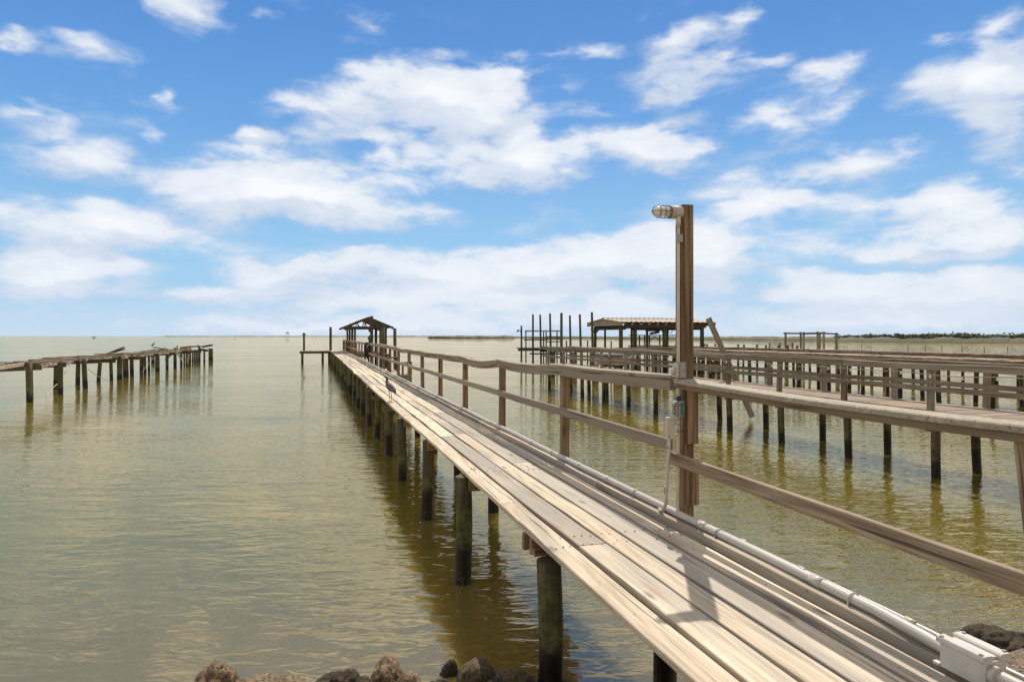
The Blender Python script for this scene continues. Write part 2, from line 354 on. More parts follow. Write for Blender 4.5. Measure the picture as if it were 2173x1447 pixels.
# ---------------------------------------------------------------- shore ground
m, t, bs = newmat('shell_gravel'); pos = t.new('ShaderNodeNewGeometry').outputs['Position']
vo = t.new('ShaderNodeTexVoronoi'); t.put(vo, 'Vector', pos); t.put(vo, 'Scale', 48.0)
n = t.noise(pos, 14, 6, .7)
c = t.mix(vo.outputs[1], (.40, .30, .20), (.17, .11, .065)); c = t.mix(t.range(vo.outputs[0], .25, .6, 0, .8), c, (.04, .03, .02)); c = t.mix(t.range(n, .45, .7), c, (.34, .25, .17))
t.l.new(c, bs.inputs['Base Color']); bs.inputs['Roughness'].default_value = .85
t.l.new(t.bump(t.math('SUBTRACT', n, vo.outputs[0]), 1.0, .03), bs.inputs['Normal']); M['gravel'] = m
def shore_z(x, y):
    ys_ = 4.50 + .20*x + .18*math.sin(x*1.7 + .4) + .1*math.sin(x*4.1)
    d = ys_ - y
    z = .62*d if d < .8 else .496 + .12*(d-.8)
    return max(-.9, min(z, 1.0)) + .035*mnoise.noise(Vector((x*3, y*3, 0))) + .02*mnoise.noise(Vector((x*11, y*11, 2)))
gm = MB(); NX, NY = 150, 60
b = []
for j in range(NY+1):
    for i in range(NX+1):
        x = -14 + 28*i/NX; y = 6.6 - 9.6*(j/NY)**1.5
        gm.v.append(Vector((x, y, shore_z(x, y)))); gm.gc.append((x, y, 0)); gm.rn.append(.5)
for j in range(NY):
    for i in range(NX):
        q = j*(NX+1)+i; gm.f.append((q, q+1, q+NX+2, q+NX+1)); gm.mi.append(0); gm.sm.append(True)
struct(gm.build('shore_ground', M['gravel']))

# ---------------------------------------------------------------- rocks
def rock(px, ytop, wpx, Y, mat, label, group='rocks along the shoreline', flat=.75, deep=.8, seed=0):
    wid = wpx*Y/F*1.15; ztop = zz(ytop + (9 if px < 1900 else 2), Y); c = at(px, Y, 0); base = min(-.12, shore_z(c.x, c.y)-.1)
    hh = (ztop - base)/2; zc = base + hh
    bm = bmesh.new(); bmesh.ops.create_icosphere(bm, subdivisions=5, radius=1); smooth_ = mat is M['rocksmooth']; am_ = .5 if smooth_ else .85; ytop = ytop
    for v in bm.verts:
        d = v.co.normalized(); s_ = Vector((seed*7.3, seed*3.1, 1))
        rdg = lambda f: 1 - 2*abs(mnoise.noise(d*f + s_))
        k = 1 + am_*(.24*mnoise.noise(d*1.3 + s_) + .12*rdg(2.3) - .06 + .08*rdg(5) - .04 + .05*rdg(11) + .035*mnoise.noise(d*24 + s_) + .02*mnoise.noise(d*50 + s_))
        v.co = Vector((d.x*wid/2*k, d.y*wid/2*deep*k, d.z*hh*(1 + (k-1)*.8)))
    me = bpy.data.meshes.new('rock'); bm.to_mesh(me); bm.free(); me.materials.append(mat)
    for p in me.polygons: p.use_smooth = True
    o = bpy.data.objects.new('rock', me); COL.objects.link(o); o.location = (c.x, c.y, zc)
    o.rotation_euler.z = seed*1.1
    tag(o, label, 'rock', group)
rock(458, 1410, 120, 4.85, M['rock'], 'pale pointed tan rock at the left end of the shore rocks', seed=1)
rock(540, 1434, 190, 4.66, M['rock'], 'low pale flat rock right beside the pointed tan rock', seed=2)
rock(722, 1417, 120, 4.85, M['rockdark'], 'dark algae covered jagged rock left of the tall pitted rock', seed=3)
rock(818, 1400, 100, 4.95, M['rock'], 'tall brown pitted rock beside the dark algae covered rock', seed=4)
rock(868, 1426, 90, 4.68, M['rock'], 'small pale tan rock in front of the tall pitted rock', seed=5)
rock(952, 1396, 46, 5.15, M['rockdark'], 'tiny dark wet rock poking out of rippled water by the boulder', seed=6)
rock(1012, 1392, 112, 5.0, M['rocksmooth'], 'smooth rounded brown boulder with a pale streak near pier piles', seed=7)
rock(1092, 1412, 105, 4.85, M['rocksmooth'], 'mottled dark boulder between smooth boulder and nearest pile', seed=8)
rock(1050, 1437, 90, 4.66, M['rockdark'], 'low dark rock under the two brown boulders', seed=9)
rock(1205, 1440, 70, 4.75, M['rocksmooth'], 'low brown rock on the right side of the nearest pile', seed=10)
rock(625, 1441, 170, 4.62, M['rock'], 'low tan rock between the flat pale rock and dark jagged rock', seed=14)
rock(930, 1436, 80, 4.7, M['rockdark'], 'low dark wet rock left of the smooth boulder at the frame bottom', seed=15)
rock(770, 1436, 90, 4.66, M['rockdark'], 'low dark rock below the gap between the two jagged rocks', seed=16)
rock(2105, 1330, 120, 5.15, M['rockdark'], 'black seaweed covered rock behind the white box', seed=11)
rock(2165, 1340, 100, 5.05, M['rockdark'], 'black wet rock at the right edge above the shell gravel', seed=12)
rock(2060, 1352, 70, 5.2, M['rockdark'], 'small black rock at waterline left of the seaweed rock', seed=13)

# ---------------------------------------------------------------- main pier
DZ = 1.15
pier = thing('pier', 'long sun-bleached plank pier with a timber railing along its right side', 'pier', P(2.1, 1.5, 0))
def wob(t_, k, amp): return amp*mnoise.noise(Vector((t_*.42, k*5.7, 3.1))) + amp*.5*mnoise.noise(Vector((t_*1.3, k*9.1, 8)))
rows = [(1.494, 1.668), (1.692, 1.892), (1.916, 2.080), (2.106, 2.320), (2.346, 2.512)]
B0, BS = 4.36, 2.58
bents = [B0 + BS*k for k in range(-1, 26)]
dk = MB()
for ri, (a0, a1) in enumerate(rows):
    edges = [1.0]
    k = [1, 0, 2, 1, 0][ri]
    js = [B0 + BS*q + [.25, -.1, .1, .3, 0][ri] for q in range(k, 28, 2)]
    if ri == 0: js = [B0 + .12 + BS*q for q in (0.4, 1.85, 2.8, 4, 6, 8, 10, 12, 14, 16, 18, 20, 22, 24)]
    edges += [e for e in js if e < 68] + [69.0]
    for e0, e1 in zip(edges[:-1], edges[1:]):
        n = max(3, int((e1-e0)/.45)); ww = a1 - a0 - rr(0, .008); pts = []; lat = rr(-.006, .006); zo = rr(-.004, .004)
        for i in range(n+1):
            tt = e0 + .005 + (e1 - e0 - .01)*i/n
            far = min(1, max(0, (tt-8)/10))
            pts.append(P((a0+a1)/2 + lat + wob(tt, ri, .012 + .012*far) + .35*wob(tt*.6, 9, .05)*far, tt, DZ - .021 + zo + wob(tt, ri+20, .006 + .01*far) + wob(tt*.5, 40, .02)*far))
        dk.sweep(pts, PV, ww, .042, .005, wj=.003)
random.seed(3)
for tb in bents[:9]:
    for (a0, a1) in rows:
        for dt in (-.1, .1):
            for fa in (.2, .5, .8):
                if random.random() < .85:
                    p_ = P(a0 + (a1-a0)*(fa + rr(-.06, .06)), tb + dt + rr(-.03, .03), DZ + .0035 + wob(tb, rows.index((a0, a1))+20, .006)); rad = rr(.004, .0065)
                    dk.tube([p_ - ZV*.012, p_ + ZV*.002], rad, 7, mi=1)
dk.build('deck', [M['deck'], M['rust']], pier)
cb = MB(); e = 1.0
while e < 68:
    e1 = min(e + rr(4.6, 5.4), 68.5); n = 10
    cb.sweep([P(2.622 + wob(e + (e1-e)*i/n, 77, .012), e + .004 + (e1-e-.008)*i/n, DZ - .01 + wob(e+(e1-e)*i/n, 70, .012)) for i in range(n+1)], PV, .105, .08, .004)
    e = e1
cb.build('edge_board', M['deck'], pier)
# dark stringers added under the gaps to keep sun stripes off the water
for ga in (1.69, 1.905, 2.093, 2.335, 2.54):
    st = MB()
    for tb in bents[:-1]: st.bar(P(ga, tb + .142, DZ-.064), P(ga, tb + BS - .18, DZ-.064), .075, .036, PV)
    st.build('stringer', M['dark'], pier)
def pile(parent, a, t_, ztop, r=.085, mat=None, zb=-1.2, lean=(0, 0), seg=14, rings=9, name='pile'):
    mb = MB(); p0 = P(a, t_, zb); p1 = P(a, t_, ztop) + Vector((lean[0], lean[1], 0))
    n = rings; ph = rr(0, 9)
    mb.tube([p0.lerp(p1, i/n) + Vector((.010*math.sin(i*1.1+ph), .010*math.cos(i*.8+ph), 0)) for i in range(n+1)], [r*(1.04 - .08*i/n + rr(-.02, .02)) for i in range(n+1)], seg, .02)
    return mb.build(name, mat or M['pile'], parent)
for i, tb in enumerate(bents):
    j1, j2 = rr(-.06, .06), rr(-.06, .06)
    if i == 1: pile(pier, 1.575, 4.49, DZ - .155, .088)
    else: pile(pier, 1.505 + rr(-.015, .02), tb + j1, DZ - .05, rr(.078, .09), lean=(rr(-.03, .03), 0))
    pile(pier, 2.50 + rr(-.04, .03), tb + .1 + j2, DZ - .05, rr(.075, .088), lean=(rr(-.04, .04), 0))
    mb = MB(); zt = DZ - .045
    if i == 1:
        mb.bar(P(1.475, 4.80, zt - .06), P(2.70, 4.80, zt - .06), .05, .12, DV, .005); mb.bar(P(1.50, 4.70, zt - .065), P(2.70, 4.70, zt - .065), .045, .125, DV, .005)
        mb.bar(P(1.495, 4.62, zt - .085), P(1.80, 4.62, zt - .085), .09, .05, DV, .008)
    else:
        mb.bar(P(1.49 + rr(-.02, .05), tb + .105, zt - .075), P(2.70, tb + .105, zt - .075), .042, .15, DV, .004)
        mb.bar(P(1.48 + rr(-.02, .05), tb - .105, zt - .07), P(2.70, tb - .105, zt - .07), .042, .14, DV, .004)
    mb.build('cross_beam', M['beam'], pier)
# railing beyond the lamp post
LPT = 4.67
rp = [LPT + 2.66*k for k in range(1, 25)]
tops = {}
def railz(t_):
    base = 2.245 - .09*min(1, max(0, (t_-6)/8)) + .05*min(1, max(0, (t_-20)/6))
    k = (t_ - LPT)/2.66; fr_ = k - math.floor(k)
    random.seed(int(math.floor(k)) + 300); sag = random.choice([.0, .01, .015, .035, .02]); random.seed()
    if int(math.floor(k)) == 2: sag = .055
    return base - sag*math.sin(math.pi*fr_) + .012*mnoise.noise(Vector((math.floor(k + .5), 2.2, 1)))
random.seed(11)
for k, t_ in enumerate(rp):
    mb = MB(); s_ = .088
    mb.bar(P(2.745 + rr(-.008, .008), t_ + rr(-.03, .03), .85), P(2.745 + rr(-.012, .012), t_, railz(t_) - .03), s_, s_, PV, .004, n=4)
    mb.build('rail_post', M['post'], pier)
def spanrail(name, t0, t1, a, dz, w_, h_, mat, cuts=2, zf=None):
    mb = MB(); e = t0; i = 0
    while e < t1 - .1:
        e1 = min(t1, LPT + 2.66*(math.floor((e - LPT)/2.66 + .5) + cuts)); n = max(6, int((e1 - e)/.33))
        mb.sweep([P(a + .006*mnoise.noise(Vector((q, 1, dz))), q, (zf or railz)(q) + dz) for q in [e + .004 + (e1 - e - .008)*j/n for j in range(n+1)]], PV, w_, h_, .004)
        e = e1
    return mb.build(name, mat, pier)
spanrail('cap_rail', LPT + .09, 66.6, 2.735, -.014, .145, .03, M['rail'], 2)
spanrail('rail_board', LPT + .1, 66.6, 2.682, -.076, .036, .088, M['rail'], 2)
midz = lambda q: 1.745 - .05*min(1, max(0, (q-8)/20)) + .014*mnoise.noise(Vector((q*.4, 7, 3)))
spanrail('middle_rail', LPT + .12, 66.6, 2.682, -.045, .036, .088, M['rail'], 2, midz)
mb = MB(); mb.bar(P(2.7, 66.7, .8), P(2.7, 66.7, 2.12), .2, .2, PV, .01); mb.build('end_post', M['post'], pier)
# railing section next to the viewer
nz_ = lambda q: 2.225 - .02*math.sin(math.pi*min(1, max(0, (q-1.6)/3.0))) - .012*(4.6 - q)/3
mb = MB(); mb.sweep([P(2.675, q, nz_(q) - .014) for q in [4.60 - i*.2 for i in range(20)]], PV, .16, .032, .006, wj=.004); mb.build('cap_rail', M['cap'], pier)
mb = MB(); mb.sweep([P(2.64, q, nz_(q) - .049) for q in [4.58 - i*.2 for i in range(20)]], PV, .06, .036, .003); mb.build('rail_board', M['post'], pier)
mb = MB(); mb.sweep([P(2.615, q, 1.665 - .016*(4.6-q)/2 - .043) for q in [4.66 - i*.2 for i in range(20)]], PV, .037, .088, .004); mb.build('middle_rail', M['rail'], pier)
mb = MB(); mb.bar(P(2.70, 1.86, .9), P(2.672, 1.98, 2.14), .09, .09, PV, .004, n=4); mb.build('rail_post', M['rail'], pier)

# ---------------------------------------------------------------- lamp post and its fittings
lp = thing('lamp_post', 'tall square brown timber post standing above the railing and carrying a caged lamp', 'post', P(2.74, LPT, DZ))
mb = MB(); n = 12
mb.bar(P(2.742, LPT, .7), P(2.738, LPT, 3.55), .09, .09, PV, .004, n=n); mb.build('post', M['post'], lp)
mb = MB(); mb.bar(P(2.755, LPT - .068, 1.735), P(2.755, LPT - .068, 2.172), .088, .042, PV, .004, n=4); mb.build('nailed_block', M['post'], lp)
mb = MB(); mb.bar(P(2.762, LPT - .068, 1.27), P(2.762, LPT - .068, 1.62), .088, .042, PV, .004, n=4); mb.build('nailed_block', M['post'], lp)
mb = MB(); mb.bar(P(2.682, LPT + .012, 2.26), P(2.680, LPT + .012, 3.42), .020, .038, PV, .002, n=6); mb.build('batten', M['post'], lp)
# caged lamp on the left face
LZ = 3.492
cl = thing('caged_lamp', 'jelly jar lamp with clear globe in dark wire cage fixed atop the tall post', 'lamp', P(2.69, LPT - .01, LZ))
ax = -PV; LC = P(2.693, LPT - .01, LZ)
def lathe(mb, prof, c, axis, seg=20, mi=0, cap=True):
    u = ZV; v_ = axis.cross(u).normalized()
    mb.loft([[c + axis*x + (u*math.cos(2*math.pi*k/seg) + v_*math.sin(2*math.pi*k/seg))*r for k in range(seg)] for x, r in prof],
            [[(x, r*math.cos(2*math.pi*k/seg), r*math.sin(2*math.pi*k/seg)) for k in range(seg)] for x, r in prof], 0.5, mi=mi, smooth=True, caps=cap)
mb = MB(); lathe(mb, [(0, .05), (.055, .05), (.058, .046), (.063, .046), (.065, .051), (.07, .051), (.072, .046), (.08, .046), (.082, .051), (.088, .051), (.09, .044), (.10, .042)], LC, ax)
mb.build('lamp_base', M['boxtan'], cl)
mb = MB(); lathe(mb, [(.095, .036), (.17, .040), (.20, .038), (.218, .029), (.23, .014), (.234, .002)], LC, ax); glb = mb.build('globe', M['glass'], cl)
mb = MB(); lathe(mb, [(.10, .012), (.13, .014), (.15, .022), (.18, .026), (.20, .018), (.208, .003)], LC, ax, 12); mb.build('bulb', M['white'], glb)
cg = MB(); RC = .0475
prof = [(.085, RC), (.12, RC), (.16, RC), (.195, RC*.98), (.215, RC*.84), (.232, RC*.55), (.24, RC*.2), (.242, 0)]
for k in range(2):
    an = k*math.pi/2 + .05; dr = ZV*math.cos(an) + ax.cross(ZV)*math.sin(an)
    pts = [LC + ax*x + dr*r for x, r in prof] + [LC + ax*x - dr*r for x, r in reversed(prof[:-1])]
    cg.tube(pts, .0028, 6)
for x in (.10, .145, .19):
    pts = [LC + ax*x + (ZV*math.cos(2*math.pi*q/24) + ax.cross(ZV)*math.sin(2*math.pi*q/24))*RC for q in range(25)]; cg.tube(pts, .0028, 6)
cg.build('wire_cage', M['steel'], cl)
# vertical conduit
CA, CT = 2.652, LPT - .045
cd = thing('conduit', 'thin yellowed conduit running down the left side of the tall post from lamp', 'conduit', P(CA, CT, DZ))
mb = MB(); mb.tube([P(CA+.002, CT, 3.455), P(CA, CT, 2.9), P(CA, CT, 2.2), P(CA-.002, CT, 1.6), P(CA-.006, CT, 1.30), P(CA-.008, CT, 1.26), P(CA-.012, CT-.02, 1.225), P(CA-.02, CT-.07, 1.205), P(CA-.024, CT-.14, 1.20)], .0125, 12); mb.build('tube', M['pvcw'], cd)
mb = MB(); mb.tube([P(CA, CT, 3.38), P(CA, CT, 3.45)], .018, 12); mb.build('fitting', M['pvcw'], cd)
mb = MB(); mb.bar(P(CA+.008, CT, 3.26), P(CA+.008, CT, 3.32), .046, .034, PV, .002); mb.build('grey_coupling', M['grey'], cd)
for z in (1.60, 1.83):
    mb = MB(); mb.tube([P(CA, CT, z-.008), P(CA, CT, z+.008)], .017, 12); mb.bar(P(CA+.01, CT+.004, z), P(CA+.045, CT+.02, z), .012, .014, ZV); mb.build('strap', M['grey'], cd)
mb = MB(); mb.tube([P(CA, CT, 2.055), P(CA, CT, 2.095)], .018, 12); mb.build('blue_wrap', M['blue'], cd)
# boxes on the conduit
def boxat(mb, c, wa, wt, wz, ch=.006, mi=0): mb.bar(c - ZV*wz/2, c + ZV*wz/2, wa, wt, PV, ch, mi=mi)
bx = thing('switch_box', 'grey switch box with round latch on the conduit above the top rail', 'electrical box', P(2.64, CT - .03, 2.24))
mb = MB(); boxat(mb, P(2.655, CT - .03, 2.295), .055, .075, .118); mb.build('box_body', M['grey'], bx)
mb = MB(); boxat(mb, P(2.612, CT - .03, 2.292), .028, .072, .10); lathe(mb, [(0, .026), (.018, .024), (.022, .01)], P(2.598, CT - .03, 2.285), -PV, 14); mb.build('lid', M['boxtan'], bx)
bx = thing('outlet_box', 'grey outlet box with teal stained side below the blue wrapped conduit joint', 'electrical box', P(2.63, CT - .02, 1.95))
mb = MB(); boxat(mb, P(2.640, CT - .035, 2.005), .05, .06, .115); mb.build('box_body', M['grey'], bx)
mb = MB(); mb.sweep([P(2.652, CT - .069, 1.955), P(2.648, CT - .069, 1.98), P(2.654, CT - .069, 2.01), P(2.647, CT - .069, 2.035), P(2.652, CT - .069, 2.05)], PV, .026, .006); mb.build('teal_stain', M['teal'], bx)
mb = MB(); boxat(mb, P(2.605, CT - .035, 2.008), .014, .066, .105)
for z in (2.032, 1.984): lathe(mb, [(0, .021), (.014, .019), (.016, .01)], P(2.599, CT - .035, z), -PV, 14)
mb.build('outlet_cover', M['grey'], bx)
bx = thing('small_tan_box', 'small tan box on top of a short conduit standing in front of the middle rail', 'electrical box', P(2.565, CT, 1.80))
mb = MB(); boxat(mb, P(2.556, CT - .04, 1.875), .058, .05, .135); mb.build('box_body', M['boxtan'], bx)
mb = MB(); mb.tube([P(2.585, CT - .03, 1.905), P(2.60, CT - .03, 1.905), P(2.615, CT - .03, 1.903), P(2.64, CT - .02, 1.90)], [.012, .018, .022, .02], 12); mb.build('side_fitting', M['pvc'], bx)
mb = MB(); mb.tube([P(2.552, CT - .04, 1.81), P(2.548, CT - .03, 1.6), P(2.545, CT - .01, 1.36), P(2.548, CT, 1.29), P(2.558, CT + .05, 1.235), P(2.58, CT + .12, 1.20), P(2.60, CT + .2, 1.195)], .013, 12); mb.build('down_tube', M['pvc'], bx)
mb = MB(); mb.tube([P(2.549, CT - .03, 1.71), P(2.549, CT - .03, 1.73)], .018, 12); mb.build('strap', M['grey'], bx); mb = MB(); mb.tube([P(2.546, CT - .01, 1.42), P(2.545, CT - .005, 1.37)], .016, 12); mb.build('strap', M['grey'], bx)
# long pipe on the deck edge
PA, PZ = 2.640, DZ + .060
pp = thing('deck_pipe', 'long white plastic pipe strapped along the right edge of the pier deck', 'pipe', P(PA, 3, PZ))
pts = [P(PA - .05, 1.0, PZ), P(PA - .05, 2.20, PZ), P(PA - .035, 2.42, PZ + .006), P(PA, 2.72, PZ)]
q = 2.9
while q < 66:
    far = min(1, (q-3)/12); pts.append(P(PA + .014*far*mnoise.noise(Vector((q*.7, 3, 1))), q, PZ + .016*far*mnoise.noise(Vector((q*.6, 8, 1))))); q += .35
mb = MB(); mb.tube(pts, .027, 14); mb.build('tube', M['pvc'], pp)
for q in (3.12, 4.26, 5.9, 6.6, 8.2, 10.2, 13, 15.6, 18.6):
    mb = MB(); mb.tube([P(PA, q - .045, PZ), P(PA, q + .045, PZ)], .0305, 14); mb.build('coupling', M['pvc'], pp)
for q in (2.86, 4.06, 5.3, 7.4):
    mb = MB(); pts = [P(PA + .034*math.cos(k*math.pi/10), q, PZ + .034*math.sin(k*math.pi/10)) for k in range(11)]
    mb.tube(pts + [P(PA - .036, q, PZ - .03), P(PA - .06, q, PZ - .036)], .0045, 6); mb.build('clamp', M['grey'] if q > 3 else M['pvc'], pp)
sp_ = thing('thin_pipe', 'thin white pipe lying beside the big deck pipe and entering the white box', 'pipe', P(2.69, 2.5, PZ))
mb = MB(); mb.tube([P(2.678, 4.45, PZ), P(2.682, 3.6, PZ), P(2.690, 2.7, PZ), P(2.692, 2.2, PZ - .01), P(2.71, 1.6, PZ - .02), P(2.73, 1.0, PZ - .03)], .0125, 10); mb.build('tube', M['pvc'], sp_)
for q in (4.1, 3.85, 3.3, 2.56, 1.75):
    mb = MB(); mb.tube([P(2.69, q - .03, PZ), P(2.69, q + .03, PZ)], .0165, 10); mb.build('coupling', M['pvcw'] if q < 3 else M['pvc'], sp_)
# white junction box at the shore end
jc = P(2.602, 2.175, DZ + .012)
jb = thing('junction_box', 'large white plastic junction box on the deck edge at the lower right', 'electrical box', jc)
mb = MB(); jl, jw, jh = .205, .135, .098
mb.bar(jc + ZV*.0 - DV*0, jc + ZV*jh, jw, jl, PV, .014); mb.build('box_body', M['box'], jb)
mb = MB(); zl = jc + ZV*(jh + .012)
for sx in (-1, 1): mb.bar(zl + PV*sx*.047 - DV*(jl/2 + .004), zl + PV*sx*.047 + DV*(jl/2 + .004), .052, .026, PV, .006)
mb.bar(zl - ZV*.006 - DV*(jl/2 - .012), zl - ZV*.006 + DV*(jl/2 - .012), .046, .012, PV, .002)
jlid = mb.build('lid', M['box'], jb)
for sx in (-1, 1):
    for sy_ in (-1, 1):
        mb = MB(); c = jc + PV*sx*.06 + DV*sy_*(jl/2 - .014) + ZV*(jh + .024); mb.tube([c, c + ZV*.006], .008, 10); mb.build('lid_screw', M['grey'], jlid)
for sx in (-1, 1):
    for sy_ in (-1, 1): mb = MB(); mb.bar(jc + PV*sx*.055 + DV*sy_*(jl/2 + .008) - ZV*.002, jc + PV*sx*.055 + DV*sy_*(jl/2 + .008) + ZV*.008, .03, .03, PV, .003); mb.build('mounting_foot', M['box'], jb)
mb = MB(); mb.tube([jc - DV*(jl/2) + ZV*.05 - PV*.02, jc - DV*(jl/2 + .03) + ZV*.05 - PV*.02], .037, 14); mb.build('socket', M['pvc'], jb)

# ---------------------------------------------------------------- herons
def heron(base, yaw, hgt, label, pale):
    R_ = Matrix.Rotation(yaw, 3, 'Z'); k = hgt/.55
    L = lambda x, y, z: base + R_ @ (Vector((x, y, z))*k)
    t_ = thing('heron', label, 'heron', base)
    mb = MB()
    pts = [(-.20, .20), (-.17, .225), (-.12, .255), (-.06, .30), (0, .335), (.045, .365), (.068, .40), (.072, .44), (.066, .475), (.066, .50), (.085, .52), (.11, .522), (.125, .518)]
    rad = [.008, .022, .042, .062, .064, .052, .036, .026, .02, .02, .026, .022, .010]
    mb.tube([L(x, 0, z) for x, z in pts[:10]], [r*k for r in rad[:10]], 14, .02, mi=0)
    mb.tube([L(x, 0, z) for x, z in pts[8:]], [r*k for r in rad[8:]], 12, 0, mi=(0 if not pale else 0))
    mb.build('body', M['feather'], t_)
    for s_ in (-1, 1):
        mb = MB(); mb.tube([L(.03, s_*.052, .345), L(-.04, s_*.062, .305), L(-.12, s_*.048, .255), L(-.20, s_*.015, .192)], [.012*k, .034*k, .028*k, .005*k], 10); mb.build('wing', M['feather'], t_)
        mb = MB(); mb.tube([L(-.03, s_*.025, .28), L(-.02, s_*.025, .21), L(-.045, s_*.025, .14), L(-.025, s_*.026, .012)], [.017*k, .009*k, .0065*k, .0065*k], 8)
        for q in (-.5, 0, .5): mb.tube([L(-.025, s_*.026, .01), L(-.025 + .06*math.cos(q), s_*.026 + .06*math.sin(q), .006)], [.005*k, .003*k], 6)
        mb.tube([L(-.025, s_*.026, .01), L(-.06, s_*.026, .006)], [.005*k, .003*k], 6)
        mb.build('leg', M['legm'], t_)
    mb = MB(); mb.tube([L(.115, 0, .519), L(.15, 0, .515), L(.20, 0, .506)], [.012*k, .009*k, .001], 8); mb.build('beak', M['beak'], t_)
    if pale:
        mb = MB(); mb.tube([L(.118, 0, .532), L(.095, 0, .542), L(.07, 0, .534), L(.03, 0, .515), L(-.01, 0, .49)], [.010*k, .018*k, .015*k, .006*k, .001], 10); mb.build('crown', M['crown'], t_)
        mb = MB(); mb.tube([L(.066, 0, .455), L(.07, 0, .49), L(.09, 0, .512)], [.0235*k, .024*k, .027*k], 10); mb.build('face_patch', M['darkfeather'], t_)
    for s_ in (-1, 1):
        mb = MB(); mb.tube([L(.105, s_*.016, .526), L(.105, s_*.026, .526)], [.006*k, .004*k], 8); mb.build('eye', M['black'], t_)
heron(at(826, 14.5, DZ), R(140), .56, 'grey night heron with pale crown standing on the left edge of the pier deck', True)

# ---------------------------------------------------------------- hose post, side platform, pavilion, end dock
hp = thing('hose_post', 'tall timber post at the railing midway with black hoses hanging from it', 'post', P(2.86, 36, 0))
mb = MB(); mb.bar(P(2.86, 36, .5), P(2.86, 36, 3.58), .15, .15, PV, .01, n=4); mb.build('post', M['dark'], hp)
mb = MB(); mb.tube([P(2.78, 35.9, 2.55), P(2.74, 35.85, 2.46), P(2.76, 35.85, 2.3), P(2.72, 35.85, 2.2)], [.07, .09, .08, .03], 8, .15); mb.build('hook_bracket', M['dark'], hp)
hs = thing('garden_hose', 'coils of black hose hanging over the railing at the hose post', 'hose', P(2.6, 35.6, 1.2))
mb = MB()
for k in range(7):
    ca = 2.62 + rr(-.16, .14); hw = rr(.07, .2); zb = 1.16 + rr(.02, .35); pts = []
    for q in range(25):
        an = 2*math.pi*q/24; zc = (2.2 + zb)/2; pts.append(P(ca + hw*math.sin(an)*(.6 + .4*math.cos(an/2)**2), 35.6 + .03*k + .05*math.cos(an*2), zc + (2.22 - zb)/2*math.cos(an)))
    mb.tube(pts, .022, 7)
mb.build('coil', M['black'], hs)

sp2 = thing('side_platform', 'small low timber platform with posts attached on the right of the pier', 'platform', P(3.2, 28, 0))
mb = MB()
for i in range(26): mb.bar(P(2.8, 26.6 + i*.2, 1.03), P(3.62 + rr(-.02, .02), 26.6 + i*.2, 1.03), .18, .04, DV)
mb.build('deck', M['olddeck'], sp2)
mb = MB(); mb.bar(P(2.8, 26.5, .92), P(3.62, 26.5, .92), .05, .2, DV); mb.bar(P(3.6, 26.5, .92), P(3.6, 31.6, .92), .05, .2, PV); mb.build('beam', M['old'], sp2)
for a_, t_, zt in ((3.5, 26.7, 1.0), (3.0, 26.7, 1.0), (3.62, 26.9, 1.55), (3.5, 31, 2.9), (3.0, 31.2, 2.95), (3.4, 29, 1.0), (3.1, 33, 2.8)):
    pile(sp2, a_, t_, zt, .075, seg=8, rings=4)
tb = thing('fish_table', 'small dark table standing on the side platform behind the railing', 'table', P(3.2, 30, 1.05))
mb = MB(); mb.bar(P(3.0, 29.6, 1.62), P(3.45, 29.6, 1.62), .45, .05, DV); mb.build('table_top', M['dark'], tb)
for a_ in (3.05, 3.4):
    for t_ in (29.45, 29.8):
        mb = MB(); mb.bar(P(a_, t_, 1.05), P(a_, t_, 1.6), .06, .06, PV); mb.build('leg', M['dark'], tb)
st2 = thing('stool', 'dark low stool at the near corner of the side platform', 'stool', P(3.45, 26.9, 1.05))
mb = MB(); mb.bar(P(3.3, 26.95, 1.50), P(3.6, 26.95, 1.50), .3, .06, DV, .01); mb.build('seat', M['dark'], st2)
for a_ in (3.34, 3.56):
    mb = MB(); mb.bar(P(a_, 26.95, 1.05), P(a_, 26.95, 1.48), .05, .2, PV); mb.build('leg', M['dark'], st2)

pv = thing('pavilion', 'open gable roofed timber pavilion on posts at the seaward end of the pier', 'pavilion', P(4.2, 60, 0))
T0, T1 = 56.2, 65.0
mb = MB()
for i in range(30): mb.bar(P(2.75, T0 - .5 + i*.32, 1.11), P(5.9, T0 - .5 + i*.32, 1.11), .29, .04, DV)
mb.build('deck', M['olddeck'], pv)
mb = MB(); mb.bar(P(2.8, T0 - .6, .98), P(5.9, T0 - .6, .98), .06, .22, DV); mb.bar(P(5.85, T0 - .6, .98), P(5.85, T1, .98), .06, .22, PV); mb.build('beam', M['dark'], pv)
for a_ in (2.95, 3.15, 5.15, 5.6):
    for t_ in (T0, (T0 + T1)/2, T1):
        mb = MB(); mb.bar(P(a_, t_, -.8), P(a_, t_, 3.3), .16, .16, PV, .01, n=4); mb.build('post', M['pile'], pv)
RA, RZ, EZ = 4.2, 4.05, 3.22
mb = MB()
for s_ in (-1, 1):
    e0 = P(RA + s_*1.98, T0 - .5, EZ); r0 = P(RA, T0 - .5, RZ); e1 = P(RA + s_*1.98, T1 + .5, EZ); r1 = P(RA, T1 + .5, RZ)
    nrm_ = (e0 - r0).cross(DV).normalized(); nrm_ = nrm_ if nrm_.z > 0 else -nrm_
    mb.loft([[e0, r0, r0 + nrm_*.05, e0 + nrm_*.05], [e1, r1, r1 + nrm_*.05, e1 + nrm_*.05]], [[tuple(v) for v in (e0, r0, r0, e0)], [tuple(v) for v in (e1, r1, r1, e1)]])
roof = mb.build('roof', M['dark'], pv)
